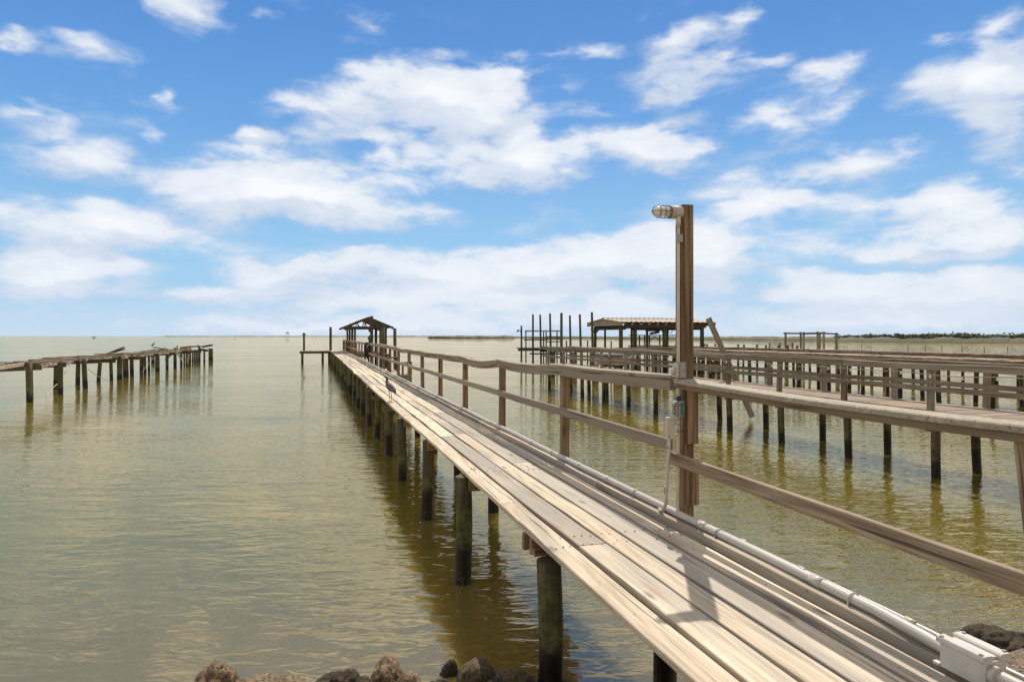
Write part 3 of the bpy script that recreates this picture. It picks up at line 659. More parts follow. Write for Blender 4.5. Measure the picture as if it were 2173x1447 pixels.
for tt in (T0 - .5, T1 + .3):
    mb = MB()
    for s_ in (-1, 1): mb.bar(P(RA + s_*1.96, tt, EZ - .07), P(RA + s_*.03, tt, RZ - .07), .05, .14, DV)
    mb.bar(P(RA - 1.6, tt + .06, EZ + .02), P(RA + 1.6, tt + .06, EZ + .02), .05, .17, DV)
    for k in range(5): mb.bar(P(RA - .75 + k*.28, tt + .03, EZ + .1), P(RA - 1.0 + k*.34 + (.25 if k % 2 else 0), tt + .03, EZ + .1 + .42), .03, .07, DV)
    mb.build('gable_truss', M['dark'], pv)
mb = MB()
for s_ in (-1, 1): mb.bar(P(RA + s_*1.42, T0 - .4, EZ - .07), P(RA + s_*1.42, T1 + .4, EZ - .07), .06, .2, PV)
mb.build('eave_beam', M['dark'], pv)
fl = tag(None or (lambda: (lambda b_: b_.build('hanging_lantern', M['blue'], None, P(4.35, 56.5, 2.9)))((lambda b_: (b_.tube([P(4.35, 56.5, 3.2), P(4.35, 56.5, 3.06), P(4.35, 56.5, 2.97), P(4.35, 56.5, 2.86)], [.02, .11, .13, .05], 10), b_)[1])(MB())))(), 'dark blue round lantern hanging under the pavilion roof', 'lantern')

ed = thing('end_dock', 'narrow timber dock reaching left from the seaward end of the pier', 'dock', P(0, 67.5, 0))
mb = MB(); A0 = (at(637, 67).dot(PV)); A1 = 1.5; tE = 67.6
for i in range(16): mb.bar(P(A0 + i*(A1-A0)/16 + .1, tE - .5, 1.12), P(A0 + i*(A1-A0)/16 + .1, tE + .6, 1.12), (A1-A0)/16 - .01, .045, PV)
mb.build('deck', M['olddeck'], ed)
mb = MB(); mb.bar(P(A0, tE - .5, 1.0), P(A1, tE - .5, 1.0), .06, .2, DV); mb.bar(P(A0, tE + .55, 1.0), P(A1, tE + .55, 1.0), .06, .2, DV); mb.build('beam', M['dark'], ed)
for a_ in (A0 + .25, A0 + 2.1, A0 + 2.7):
    for t_ in (tE - .35, tE + .4): pile(ed, a_, t_, 1.0, .11, seg=8, rings=3)
def pole(name, px, ytop, Y, r, label, zb=-1.0, group=None, mat=None, seg=9, lean=0, cat='pole'):
    b_ = at(px, Y, 0); mb = MB(); top = Vector((b_.x + lean, Y, zz(ytop, Y))); bot = Vector((b_.x, Y, zb)); n = 5
    mb.tube([bot.lerp(top, i/n) for i in range(n+1)], [r*(1.05 - .1*i/n) for i in range(n+1)], seg, .03)
    return tag(mb.build(name, mat or M['pile'], None, b_), label, cat, group)
o = pole('mooring_pole', 645, 706, 66.5, .1, 'weathered pole with a cross piece standing on the far end dock', zb=.9)
mb = MB(); mb.bar(at(641, 66.5, zz(710, 66.5)), at(650, 66.5, zz(710, 66.5)), .1, .08, Vector((0, 1, 0))); mb.build('cross_piece', M['dark'], o)
pole('mooring_pole', 701.5, 694, 66.0, .13, 'plain dark pole at the far left corner of the pier deck', zb=-.5)

# ---------------------------------------------------------------- ruined pier on the left
ru = thing('ruined_pier', 'collapsing old pier at left with crooked piles and broken boards', 'pier', P(-11.2, 40, 0))
def pxpile(parent, px, ytop, yb, r, dx=0, mat=None):
    Y = F*H/(yb - HY); b_ = at(px, Y, 0); mb = MB(); n = 5
    top = Vector((b_.x - dx*Y/F, Y, zz(ytop, Y))); bot = b_ + (b_ - top)*.4
    mb.tube([bot.lerp(top, i/n) for i in range(n+1)], [r*(1.06 - .1*i/n + rr(-.03, .03)) for i in range(n+1)], 10, .03)
    return mb.build('pile', mat or M['pile'], parent)
for (px, yt, yb, wpx, dx) in [(62.5,768,853,12,2.5),(66,764,845,9,2),(128,764,837,11,0),(118,775,827,9,-1),(181,760,825,10,3),(165,758,818,9,-1),(209,760,809,8,-4),(236.5,758,808,7,1.5),(254,755,806,11,0),(266,756,800,9,1),(270,758,799,6,1),
      (280,751,799,8,1),(300,748,793,7,0),(308,746,793,6,1.5),(316,752,789,5,0),(324.5,750,771,7,0),(334,746,788,9,0),(354.5,740,784,6,0),(371.5,738,780,6.5,0),(384.5,742,777,5,0),(391,744,773,4,0),(396,742,775,4,0),(402,737,772,7,0),(409,744,770,3.5,0),(413.5,742,770,4,0),(418,742,769,4,0),(423,735,768,5,0),(433.5,740,769,4,0),(445,739,765,5,0),(449.5,739.5,765,5,0)]:
    Y = F*H/(yb - HY); pxpile(ru, px, yt, yb, max(.06, wpx*Y/F/2), dx)
def zt_(t_): return 1.47 - .05*(t_-26)/40
# stringers, long and broken
mb = MB()
for (a0, t0, a1, t1, dz0, dz1) in [(-10.55,18,-10.6,26.6,-.02,-.03),(-10.6,26.4,-10.75,31,.0,.09),(-11.75,18,-11.7,29,.05,.06),(-11.7,29,-11.8,38,.02,.03),(-10.75,30.7,-10.7,36,-.08,.0),(-11.0,38,-10.9,47,.0,-.02),(-10.9,45,-10.2,52,-.1,-.02),(-11.6,38,-11.2,50,.02,.05),(-10.7,50,-9.9,58,-.05,-.03)]:
    mb.bar(P(a0, t0, zt_(t0) - .09 + dz0), P(a1, t1, zt_(t1) - .07 + dz1), .06, .13, PV, .005, n=4)
mb.build('stringer', M['ruin'], ru)
for tb_ in (26.8, 31.2, 34, 39, 41.5, 46, 50.5, 55, 60, 64.5):
    sh = .04*max(0, tb_ - 40); mb = MB(); mb.bar(P(-11.95 + sh, tb_ + .1, zt_(tb_) - .22), P(-10.4 + sh, tb_ + .1, zt_(tb_) - .2 + rr(-.05, .05)), .06, .2, DV, n=2); mb.build('cross_beam', M['dark'], ru)
random.seed(5)
tcur = 30.5
while tcur < 62:
    sh = .04*max(0, tcur - 40)
    if random.random() < .32:
        z_ = zt_(tcur) + .02; mb = MB(); mb.bar(P(-12.0 + sh + rr(-.15, .2), tcur, z_ + rr(-.01, .03)), P(-10.45 + sh + rr(-.3, .25), tcur + rr(-.08, .1), z_ + rr(-.04, .03)), .14, .04, DV); mb.build('deck_board', M['ruin'], ru)
    tcur += .17
def loose(px0, y0, px1, y1, Y0, Y1, w_, h_, mat=None, name='loose_board'):
    mb = MB(); mb.bar(at(px0, Y0, zz(y0, Y0)), at(px1, Y1, zz(y1, Y1)), w_, h_, n=2); return mb.build(name, mat or M['ruin'], ru)
loose(232, 749, 263, 737, 41, 40, .14, .05, M['dark']); loose(240, 748, 264, 741, 41.5, 40.5, .12, .05, M['dark'])
loose(90, 760, 168, 757, 33, 33.6, .18, .05, M['dark']); loose(95, 762, 133, 757.5, 32.5, 32, .2, .06)
loose(327, 736.5, 345, 740.5, 50, 49, .14, .06, M['dark']); loose(200, 752, 262, 750, 39, 39.5, .2, .05, M['dark'])
loose(351, 763, 369, 748, 52.2, 52, .16, .05, M['dark']); loose(374, 747, 390, 769, 54, 54, .15, .05); loose(398, 772, 402, 738, 57.5, 57.5, .12, .05)
loose(383, 740, 400, 738, 56, 56, .2, .3); loose(402, 735.5, 424, 735, 58, 60, .2, .12, M['dark']); loose(430, 736, 449, 732.5, 61, 60.5, .25, .14, M['dark']); loose(421, 741, 441, 744, 62, 62, .14, .2, M['dark'])
loose(376, 733, 376.2, 741, 54, 54, .08, .06, M['dark']); loose(420.5, 731, 420.7, 738, 59, 59, .08, .06, M['dark']); loose(228, 756, 246, 755, 38.8, 38.6, .1, .28)
loose(215, 755, 238, 751, 39, 39, .1, .2); loose(330, 747, 352, 741, 51, 51, .1, .25); loose(300, 748, 330, 743.5, 48, 50, .1, .22)
mb = MB()
for seg_ in ([(152, 767, 32), (145, 780, 31), (137, 793, 30.5)], [(121, 815, 29), (112, 823, 28.6), (100, 839, 28.2), (98, 843, 28)], [(187, 782, 36), (205, 797, 37), (232, 809.5, 37.6)], [(331, 746, 48), (325, 760, 48), (313, 775, 45), (300, 791, 44)]):
    mb.tube([at(x, Y, max(.0, zz(y, Y))) for x, y, Y in seg_], .014, 5)
mb.build('dangling_rope', M['boxtan'], ru)
hb = at(325, 50.0, zz(739.2, 50.0))
heron(hb, R(8), .47, 'dark heron perched on the broken boards of the ruined pier', False)

# ---------------------------------------------------------------- neighbouring pier with two railings
np_ = thing('railed_pier', 'neighbouring plank pier at right with weathered railings on both sides', 'pier', P(11.3, 14, 0))
NZ = 1.21; NA0, NA1 = 10.72, 11.98
mb = MB(); q = 3.0
while q < 31.6:
    mb.bar(P(NA0 + rr(-.03, .01), q, NZ - .02 + rr(-.004, .006)), P(NA1 + rr(-.02, .07), q + rr(-.01, .01), NZ - .02 + rr(-.004, .006)), .136, .04, DV, .003); q += .146
mb.build('deck', M['olddeck2'], np_)
mb = MB()
for a_ in (NA0 + .06, NA1 - .06): mb.bar(P(a_, 3, NZ - .13), P(a_, 31.5, NZ - .13), .05, .17, PV, n=12)
mb.build('stringer', M['old'], np_)
nt = [16.05 + 2.1*k for k in range(-6, 8)]
for k, t_ in enumerate(nt):
    pile(np_, NA0 + .07, t_ - .05, NZ - .04, .078, lean=(rr(-.1, .0), rr(-.03, .03)), seg=12, rings=6)
    pile(np_, NA1 - .07, t_ + rr(-.1, .1), NZ - .04, .078, lean=(rr(-.1, .0), rr(-.03, .03)), seg=12, rings=6)
    for a_, zt in ((NA0 - .02, 2.0), (NA1 + .02, 1.99)):
        mb = MB(); mb.bar(P(a_, t_, NZ - .25), P(a_ + rr(-.03, .02), t_ + rr(-.03, .03), zt), .095, .095, PV, .004, n=3); mb.build('rail_post', M['old'], np_)
    mb = MB(); mb.bar(P(NA0 - .05, t_ + .09, NZ - .3), P(NA1 + .05, t_ + .09, NZ - .3), .05, .18, DV); mb.build('cross_beam', M['old'], np_)
def nrail(name, a_, z0, w_, h_, mat, sagk):
    mb = MB(); e = 3.4
    while e < 31.5:
        e1 = min(31.6, e + 4.2); n = 10; s_ = rr(-.02, .02)
        mb.sweep([P(a_ + .008*mnoise.noise(Vector((q, sagk, 1))), q, z0 + .016*mnoise.noise(Vector((q*.5, sagk, 4))) + s_*math.sin(math.pi*(q-e)/(e1-e))) for q in [e + .005 + (e1-e-.01)*j/n for j in range(n+1)]], PV, w_, h_, .003); e = e1
    mb.build(name, mat, np_)
nrail('cap_rail', NA0 - .03, 2.045, .15, .036, M['old'], 1); nrail('rail_board', NA0 - .09, 1.975, .04, .10, M['old'], 1)
nrail('middle_rail', NA0 - .09, 1.60, .04, .095, M['old'], 2)
nrail('cap_rail', NA1 + .03, 2.035, .15, .036, M['old'], 3); nrail('rail_board', NA1 + .09, 1.96, .04, .11, M['old'], 3)
nrail('middle_rail', NA1 - .05, 1.62, .04, .095, M['old'], 4)
sl_ = thing('string_lights', 'pale cord of small globe bulbs strung under the railing of neighbouring pier', 'string lights', P(NA0 - .12, 12, 1.9))
mb = MB(); pts = []; bulbs = []
q = 4.0
while q < 31:
    k = (q - 4)/2.1; f_ = k - math.floor(k); pts.append(P(NA0 - .125, q, 1.895 - .03*math.sin(math.pi*f_)*(1 + .5*math.sin(k*3)))); q += .21
mb.tube(pts, .007, 5); mb.build('cord', M['boxtan'], sl_)
for i in range(3, len(pts), 3):
    mb = MB(); p_ = pts[i]; mb.tube([p_, p_ - ZV*.022, p_ - ZV*.032, p_ - ZV*.052, p_ - ZV*.062], [.009, .011, .022, .022, .006], 8); mb.build('bulb', M['white'], sl_)

# leaning broken timber
p0 = at(1596.5, 20.6, zz(884, 20.6)); p1 = at(1503, 20.6, zz(675, 20.6))
mb = MB(); mb.bar(p0, p1, .15, .13, Vector((1, 0, 0)), .012, n=6)
tag(mb.build('leaning_timber', M['old'], None, p0), 'long broken grey timber leaning steeply against the neighbouring pier', 'timber')

# ---------------------------------------------------------------- outer piers
def outer_pier(name, label, a0, a1, z, t0, t1, step, piletop, gaps, label_cat='pier'):
    pr = thing(name, label, label_cat, P(a0, (t0+t1)/2, 0)); mb = MB(); q = t0
    while q < t1:
        if random.random() > gaps: mb.bar(P(a0 + rr(-.05, .05), q, z + rr(-.01, .015)), P(a1 + rr(-.05, .05), q + rr(-.03, .03), z + rr(-.01, .015)), .2, .045, DV)
        q += .22
    mb.build('deck', M['olddeck'], pr)
    mb = MB()
    for a_ in (a0 + .05, a1 - .05):
        e = t0
        while e < t1: mb.bar(P(a_, e, z - .14 + rr(-.015, .015)), P(a_, min(e + 4.3, t1), z - .14 + rr(-.015, .015)), .06, .2, PV); e += 4.35
    mb.build('stringer', M['old'], pr)
    q = t0 + .5
    while q < t1:
        for a_ in (a0 + .12, a1 - .12): pile(pr, a_ + rr(-.12, .12), q + rr(-.25, .25), z - .05 + piletop(q), rr(.075, .092), lean=(rr(-.14, .1), 0), seg=9, rings=4)
        mb = MB(); mb.bar(P(a0 - .1, q, z - .33), P(a1 + .1, q, z - .33), .08, .2, DV); mb.build('cross_beam', M['dark'], pr)
        q += step
    return pr
random.seed(21)
outer_pier('plank_pier', 'low grey plank pier with many piles seen behind the railed pier', 23.0, 24.5, 1.68, 14, 42, 2.0, lambda q: 0, .15)
outer_pier('plank_pier', 'farthest low pier at right with missing boards and protruding pile tops', 32.3, 33.6, 1.62, 20, 62, 2.6, lambda q: (.30 if 40 < q < 58 else 0), .3)
# cross dock to the boathouse
cdk = thing('cross_dock', 'dark heavy beamed dock running sideways below the boathouse', 'dock', P(20, 41.5, 0))
mb = MB(); a_ = 14.2
while a_ < 28: mb.bar(P(a_, 40.9, 1.75), P(a_, 42.3, 1.75), .2, .045, PV); a_ += .215
mb.build('deck', M['olddeck'], cdk)
mb = MB(); mb.bar(P(14.2, 40.9, 1.62), P(28.1, 40.9, 1.62), .08, .22, DV, n=3); mb.bar(P(14.2, 42.3, 1.62), P(28.1, 42.3, 1.62), .08, .22, DV, n=3); mb.build('beam', M['dark'], cdk)
a_ = 14.6
while a_ < 28: pile(cdk, a_, 41.0, 1.6, .13, seg=9, rings=3); pile(cdk, a_ + .3, 42.1, 1.6, .13, seg=9, rings=3); a_ += 1.5

# ---------------------------------------------------------------- boathouse
bh = thing('boathouse', 'open boathouse with low rusty tin gable roof on thick posts', 'boathouse', P(23.4, 45, 0))
EA0, EA1, E0, E1, EZ2, RZ2 = 19.75, 27.1, 42.0, 48.2, 3.50, 3.79
mb = MB(); nC = 110; tm = (E0 + E1)/2
for (ta, tb2) in ((E0, tm), (tm, E1)):
    za, zb2 = (EZ2, RZ2) if ta == E0 else (RZ2, EZ2)
    ringA, ringB, ga, gb = [], [], [], []
    for i in range(nC+1):
        a_ = EA0 + (EA1-EA0)*i/nC; k = (a_/.36) % 1; hgt_ = .045 if k < .18 else (.0 if k > .3 else .045*(1-(k-.18)/.12))
        ringA.append(P(a_, ta, za + hgt_)); ringB.append(P(a_, tb2, zb2 + hgt_)); ga.append((a_, ta, 0)); gb.append((a_, tb2, 0))
    mb.loft([ringA, ringB], [ga, gb], closed=False)
    mb.loft([[p_ - ZV*.012 for p_ in ringA], [p_ - ZV*.012 for p_ in ringB]], [ga, gb], closed=False)
bhr = mb.build('roof', M['tin'], bh)
mb = MB(); mb.bar(P(EA0, tm - .02, RZ2 + .055), P(EA1, tm - .02, RZ2 + .055), .34, .02, DV, n=2); mb.build('ridge_cap', M['tin'], bhr)
for a_ in (EA0 + .12, EA1 - .12):
    mb = MB(); pts = [P(a_, E0 + .02, EZ2 - .24), P(a_, E1 - .02, EZ2 - .24), P(a_, E1 - .02, EZ2 - .02), P(a_, tm, RZ2 - .02), P(a_, E0 + .02, EZ2 - .02)]
    mb.loft([pts, [p_ + PV*.05 for p_ in pts]], [[(v.y, v.z*.2, 0) for v in pts]]*2); mb.build('gable_board', M['old'], bh)
mb = MB()
for tt in (E0 + .5, E1 - .5): mb.bar(P(EA0 + .5, tt, 3.24), P(EA1 - .55, tt, 3.24), .1, .24, DV, n=3)
for a_ in (20.3, 23.4, 26.2): mb.bar(P(a_, E0 + .4, 3.08), P(a_, E1 - .4, 3.08), .1, .2, PV)
mb.build('eave_beam', M['dark'], bh)
mb = MB(); a_ = EA0 + .4
while a_ < EA1: mb.bar(P(a_, E0 + .05, EZ2 - .07), P(a_, tm, RZ2 - .08), .05, .12, PV); mb.bar(P(a_, E1 - .05, EZ2 - .07), P(a_, tm, RZ2 - .08), .05, .12, PV); a_ += .72
mb.build('rafter', M['dark'], bh)
for a_, tt, s_ in ((20.05, 42.6, .22), (21.15, 42.7, .22), (23.35, 42.6, .22), (26.3, 42.6, .22), (20.3, 47.6, .17), (21.1, 47.6, .13), (23.3, 47.6, .14), (24.6, 47.6, .16), (26.3, 47.6, .2)):
    mb = MB(); mb.bar(P(a_, tt, -.8), P(a_, tt, 3.15), s_, s_, PV, .02, n=5); mb.build('post', M['pile'], bh)
for a_, tt in ((20.3, 47.6), (23.35, 42.6)):
    mb = MB()
    for s_ in (-1, 1): mb.bar(P(a_ + s_*.35, tt, 3.1), P(a_ + s_*.06, tt, 2.8), .06, .1, DV)
    mb.build('knee_brace', M['dark'], bh)
bt = thing('winch_box', 'dark box with wheel hanging under the boathouse beam', 'winch', P(23.1, 43.2, 2.8))
mb = MB(); mb.bar(P(22.2, 43.0, 2.98), P(23.15, 43.0, 2.98), .4, .22, DV, .01); mb.bar(P(22.5, 43, 2.72), P(23.1, 43, 2.82), .3, .14, DV); mb.build('housing', M['dark'], bt)
mb = MB(); c = P(23.75, 42.5, 2.95); mb.tube([c + PV*.16*math.cos(2*math.pi*k/16) + ZV*.2*math.sin(2*math.pi*k/16) for k in range(17)], .02, 5); mb.build('wheel', M['black'], bt)
# covered skiff on its cradle
sk = thing('covered_skiff', 'small pale hulled boat under a dark grey cover seen beyond the railed pier', 'boat', at(1310, 39, 1.0))
def hull(mb, c, L_, Wd, prof, mi=0):
    rings = []; n = 10
    for i in range(n+1):
        u = i/n; wv_ = Wd/2*(1 - max(0, (u - .55)/.45)**2*.92); ring = []
        for x, z in prof: ring.append(c + Vector((1, .12, 0)).normalized()*((u - .5)*L_) + Vector((-.12, 1, 0)).normalized()*x*wv_ + ZV*(z + max(0, u - .6)**2*.7))
        rings.append(ring)
    mb.loft(rings, [[tuple(p_) for p_ in r_] for r_ in rings], mi=mi, smooth=True)
mb = MB(); hull(mb, at(1306, 39, .95), 2.4, 1.4, [(-1, .42), (-.9, .1), (-.4, -.05), (.4, -.05), (.9, .1), (1, .42)]); mb.build('hull', M['palehull'], sk)
mb = MB(); hull(mb, at(1306, 39, .98), 2.35, 1.42, [(-1, .40), (1, .40), (.55, .58), (0, .66), (-.55, .58)]); mb.build('cover', M['darkgreyhull'], sk)
mb = MB(); mb.bar(at(1280, 38.6, .86), at(1335, 39.3, .86), .1, .12); mb.bar(at(1280, 39.4, .86), at(1335, 40, .86), .1, .12)
for x_ in (1282, 1333): mb.bar(at(x_, 39, -.5), at(x_, 39, .85), .14, .14)
mb.build('cradle', M['dark'], sk)
# far shelter seen through the boathouse
fs = thing('picnic_shelter', 'tiny flat roofed shelter on the farther dock seen through the boathouse', 'shelter', at(1383, 75, 0))
mb = MB(); mb.bar(at(1344, 75, zz(711.5, 75)), at(1424, 76, zz(711.5, 76)), 2.4, .1, n=2); mb.build('roof', M['dark'], fs)
for x_ in (1357, 1368, 1378, 1400, 1411):
    mb = MB(); mb.bar(at(x_, 75, -.5), at(x_, 75, zz(712, 75)), .14, .14, Vector((1, 0, 0))); mb.build('post', M['dark'], fs)
mb = MB(); mb.bar(at(1340, 75, zz(735, 75)), at(1425, 75.5, zz(735, 75)), 2.6, .2); mb.build('deck', M['old'], fs)
mb = MB()
for s_ in (-1, 1): mb.bar(at(1389, 75, zz(714, 75)), at(1389 + s_*9, 75, zz(722, 75)), .08, .1, Vector((0, 1, 0)))
mb.build('brace', M['dark'], fs)

# ---------------------------------------------------------------- tall poles and lift dock
ords = ['leftmost', 'second from left', 'third from left', 'middle and thickest', 'third from right', 'second from right', 'rightmost and tallest, by the boathouse roof,']
for (px, yt, Y, r, ln), od in zip([(1131,667,56,.085,0),(1149,667.5,54,.08,-.1),(1170,665,52,.082,-.1),(1191.5,664,42,.088,.0),(1213,669.5,40,.066,-.1),(1235.5,667,40,.068,-.14),(1260,662.5,37,.068,-.1)], ords):
    pole('lift_pole', px, yt, Y, r, f'{od} of the seven tall bare poles in the row', group='tall bare boat lift poles', lean=ln)
for k, (px, yt) in enumerate([(1202, 723), (1247, 722), (1297, 724)]):
    pole('stub_pole', px, yt, 43, .045, ['short black stub between the tall bare poles at left', 'short black stub just left of the tallest bare pole', 'short black stub left of the boathouse front post'][k], zb=0, mat=M['black'])
ld = thing('lift_dock', 'small weathered dock with a railing frame and table left of the tall poles', 'dock', at(1145, 57, 0))
mb = MB(); zD = zz(738.5, 57)
for i in range(18): mb.bar(at(1099 + i*5.2, 56, zD), at(1099 + i*5.2, 58.4, zD), .19, .06)
mb.build('deck', M['dark'], ld)
mb = MB(); mb.bar(at(1099, 56, zD - .12), at(1192, 56, zD - .12), .1, .2); mb.bar(at(1124, 56, zD - .45), at(1192, 56, zD - .45), .1, .12); mb.build('beam', M['dark'], ld)
for x_, zt in ((1116, zz(701, 56)), (1153.5, zz(704, 56)), (1159, zz(703, 57)), (1182, zz(703, 56)), (1190, zz(703, 57.5))):
    mb = MB(); mb.bar(at(x_, 56.3, -.6), at(x_, 56.3, zt), .1, .1, Vector((1, 0, 0)), n=2); mb.build('post', M['dark'], ld)
mb = MB(); mb.bar(at(1114, 56.3, zz(702.5, 56.3)), at(1192, 56.3, zz(702.5, 56.3)), .1, .11); mb.build('top_rail', M['old'], ld)
mb = MB()
for y_ in (714.5, 719, 725): mb.bar(at(1160, 56.5, zz(y_, 56.5)), at(1192, 56.5, zz(y_, 56.5)), .05, .09 if y_ != 719 else .16)
mb.build('bench_slat', M['old'], ld)
mb = MB(); mb.bar(at(1112, 56.2, zz(721, 56.2)), at(1162, 56.2, zz(721, 56.2)), .9, .1); mb.bar(at(1127, 57, zz(717.5, 57)), at(1162, 57, zz(717.5, 57)), .5, .06); mb.build('table_top', M['dark'], ld)
o = pole('lamp_pole', 1106.5, 691, 56.2, .075, 'weathered pole with a small floodlight left of the lift dock')
fl2 = thing('floodlight', 'small dark floodlight on a bracket of the pole left of the lift dock', 'lamp', at(1100, 56.1, zz(702, 56)))
mb = MB(); mb.bar(at(1097, 56, zz(703.5, 56)), at(1101.5, 56, zz(700.5, 56)), .16, .13, Vector((0, 1, 0)), .02); mb.build('head', M['black'], fl2)
mb = MB(); mb.tube([at(1101.5, 56, zz(700.5, 56)), at(1104, 56, zz(702, 56)), at(1105.5, 56.1, zz(706, 56))], .03, 6); mb.build('bracket', M['black'], fl2)
pole('thin_pole', 1492, 705.5, 47, .07, 'thin dark pole standing alone just right of the lamp post', zb=1.2, mat=M['dark'])

# ---------------------------------------------------------------- frame, bench and stakes on the farthest pier
pg = thing('post_frame', 'bare frame of thin posts with crossbars on the farthest pier', 'frame', at(1720, 50, 0))
ps = [(1667,705.5,50,.11),(1699,704.5,52,.12),(1705.5,704.5,48,.12),(1735,703.5,52,.13),(1740,706,54,.1),(1748,703.5,47,.11),(1775,706,50,.14)]
for x_, y_, Y_, s_ in ps:
    mb = MB(); mb.bar(at(x_ + rr(0, 2), Y_, -.5), at(x_, Y_, zz(y_, Y_)), s_, s_, Vector((1, 0, 0)), n=3); mb.build('post', M['old'], pg)
mb = MB(); mb.bar(at(1664, 50, zz(707.2, 50)), at(1702, 52, zz(707.8, 52)), .1, .13); mb.build('crossbar', M['old'], pg); mb = MB(); mb.bar(at(1704, 48, zz(708, 48)), at(1752, 47, zz(707, 47)), .1, .14); mb.build('crossbar', M['old'], pg); mb = MB(); mb.bar(at(1735, 52, zz(706.8, 52)), at(1778, 50, zz(709, 50)), .1, .12); mb.build('crossbar', M['old'], pg)
be = thing('slatted_bench', 'grey slatted bench with a high back on the farthest pier', 'bench', at(1658, 52, 1.6))
for x_ in (1633, 1655, 1682):
    mb = MB(); mb.bar(at(x_, 52, 1.55), at(x_, 52, zz(727, 52)), .1, .1, Vector((1, 0, 0))); mb.build('leg', M['old'], be)
mb = MB()
for y_ in (728.5, 732.5): mb.bar(at(1632, 51.95, zz(y_, 52)), at(1683, 51.95, zz(y_, 52)), .04, .07)
mb.build('back_slat', M['old'], be)
mb = MB(); mb.bar(at(1632, 51.6, zz(736, 52)), at(1683, 51.6, zz(736, 52)), .5, .06); mb.build('seat', M['old'], be)
for k, (x_, y_) in enumerate([(1829,730),(1927,731),(1964,732),(1999,733),(2042,733),(2089,734),(2139,735)]):
    u = (x_ - CX)/F; a_ = 33.5; tt = (a_*PV.x - u*a_*PV.y)/(u*DV.y - DV.x); p_ = P(a_, tt, 1.55); Y = p_.y
    mb = MB(); mb.tube([p_, Vector((p_.x - .02, Y, zz(y_, Y)))], .016, 6)
    tag(mb.build('thin_stake', M['dark'], None, p_), ['lone', 'second', 'third', 'fourth', 'fifth', 'sixth', 'seventh'][k] + ' thin stake from the left on the farthest pier', 'stake', 'thin stakes on the farthest pier')
mb = MB(); mb.tube([at(x_, 33.5, zz(733.8 + .8*math.sin((x_-2070)/40), 33.5)) for x_ in range(2070, 2240, 20)], .008, 5)
tag(mb.build('rope_line', M['boxtan'], None, at(2100, 33.5, 2)), 'thin rope strung between the last stakes at right', 'rope')

# ---------------------------------------------------------------- far land
m, t, bs = newmat('marsh_grass'); pos = t.new('ShaderNodeNewGeometry').outputs['Position']
n = t.noise(t.vmath('MULTIPLY', pos, (.08, .03, .9)), 1.0, 6, .65); n2 = t.noise(t.vmath('MULTIPLY', pos, (.6, .2, 1.5)), 1.0, 4)
c = t.mix(t.range(n, .35, .65), (.05, .055, .022), (.085, .08, .038)); c = t.mix(t.range(n2, .5, .7, 0, .6), c, (.035, .045, .02))
t.l.new(c, bs.inputs['Base Color']); bs.inputs['Roughness'].default_value = .9; M['marsh'] = m
m, t, bs = newmat('hazed_far_trees'); n = t.noise(t.new('ShaderNodeNewGeometry').outputs['Position'], .05, 4)
t.l.new(t.mix(n, (.17, .20, .20), (.24, .26, .25)), bs.inputs['Base Color']); bs.inputs['Roughness'].default_value = .9; M['farland'] = m  # bluish grey air haze is mixed into the coast's base colour
m, t, bs = newmat('bush_leaves'); n = t.noise(t.new('ShaderNodeNewGeometry').outputs['Position'], .5, 4); rn = t.attr('rnd', 2)
t.l.new(t.mix(t.math('MULTIPLY', t.math('ADD', n, rn), .5), (.05, .065, .025), (.15, .15, .065)), bs.inputs['Base Color']); bs.inputs['Roughness'].default_value = .85; M['leaf'] = m
def land(name, front, h, depth, mat, rough, seed):
    mb = MB(); NXn = 260; rows_ = [(0, -.25), (0, .02), (.02, .55), (.08, .85), (.3, 1.0), (1, .9)]
    xs0 = [f[0] for f in front]; base = len(mb.v)
    for (k, hz) in rows_:
        for i in range(NXn+1):
            px = xs0[0] + (xs0[-1]-xs0[0])*i/NXn
            for (xa, ya), (xb, yb) in zip(front[:-1], front[1:]):
                if xa <= px <= xb: y_ = ya + (yb-ya)*(px-xa)/(xb-xa); break
            Y = F*H/(y_ - HY); edge = min(1, (i + .3)/9, (NXn - i + .3)/9)
            nn = 1 + 1.3*rough*(mnoise.noise(Vector((px*.045, seed, k*2))) + .6*mnoise.noise(Vector((px*.17, seed, k*3))) + .4*mnoise.noise(Vector((px*.5, seed, k*5))))
            Yk = Y + k*depth; v = Vector(((px - CX)*Yk/F, Yk, hz*h*edge*nn if hz > 0 else hz)); mb.v.append(v); mb.gc.append(tuple(v)); mb.rn.append(.5)
    for j in range(len(rows_)-1):
        for i in range(NXn): q_ = j*(NXn+1)+i; mb.f.append((q_, q_+1, q_+NXn+2, q_+NXn+1)); mb.mi.append(0); mb.sm.append(False)
    return struct(mb.build(name, mat))
land('far_shore', [(1060, 716.4), (1300, 719.0), (1430, 720.8), (1700, 724.4), (2000, 726.6), (2173, 727.6), (2700, 730.5)], 2.1, 140, M['marsh'], .22, 1.5)
land('marsh_island', [(906, 717.9), (1000, 718.6), (1096, 718.4)], 2.3, 90, M['marsh'], .4, 4.5)
land('distant_coast', [(330, 714.15), (700, 714.2), (880, 714.5), (1120, 714.6)], 4.6, 300, M['farland'], .35, 8.5)
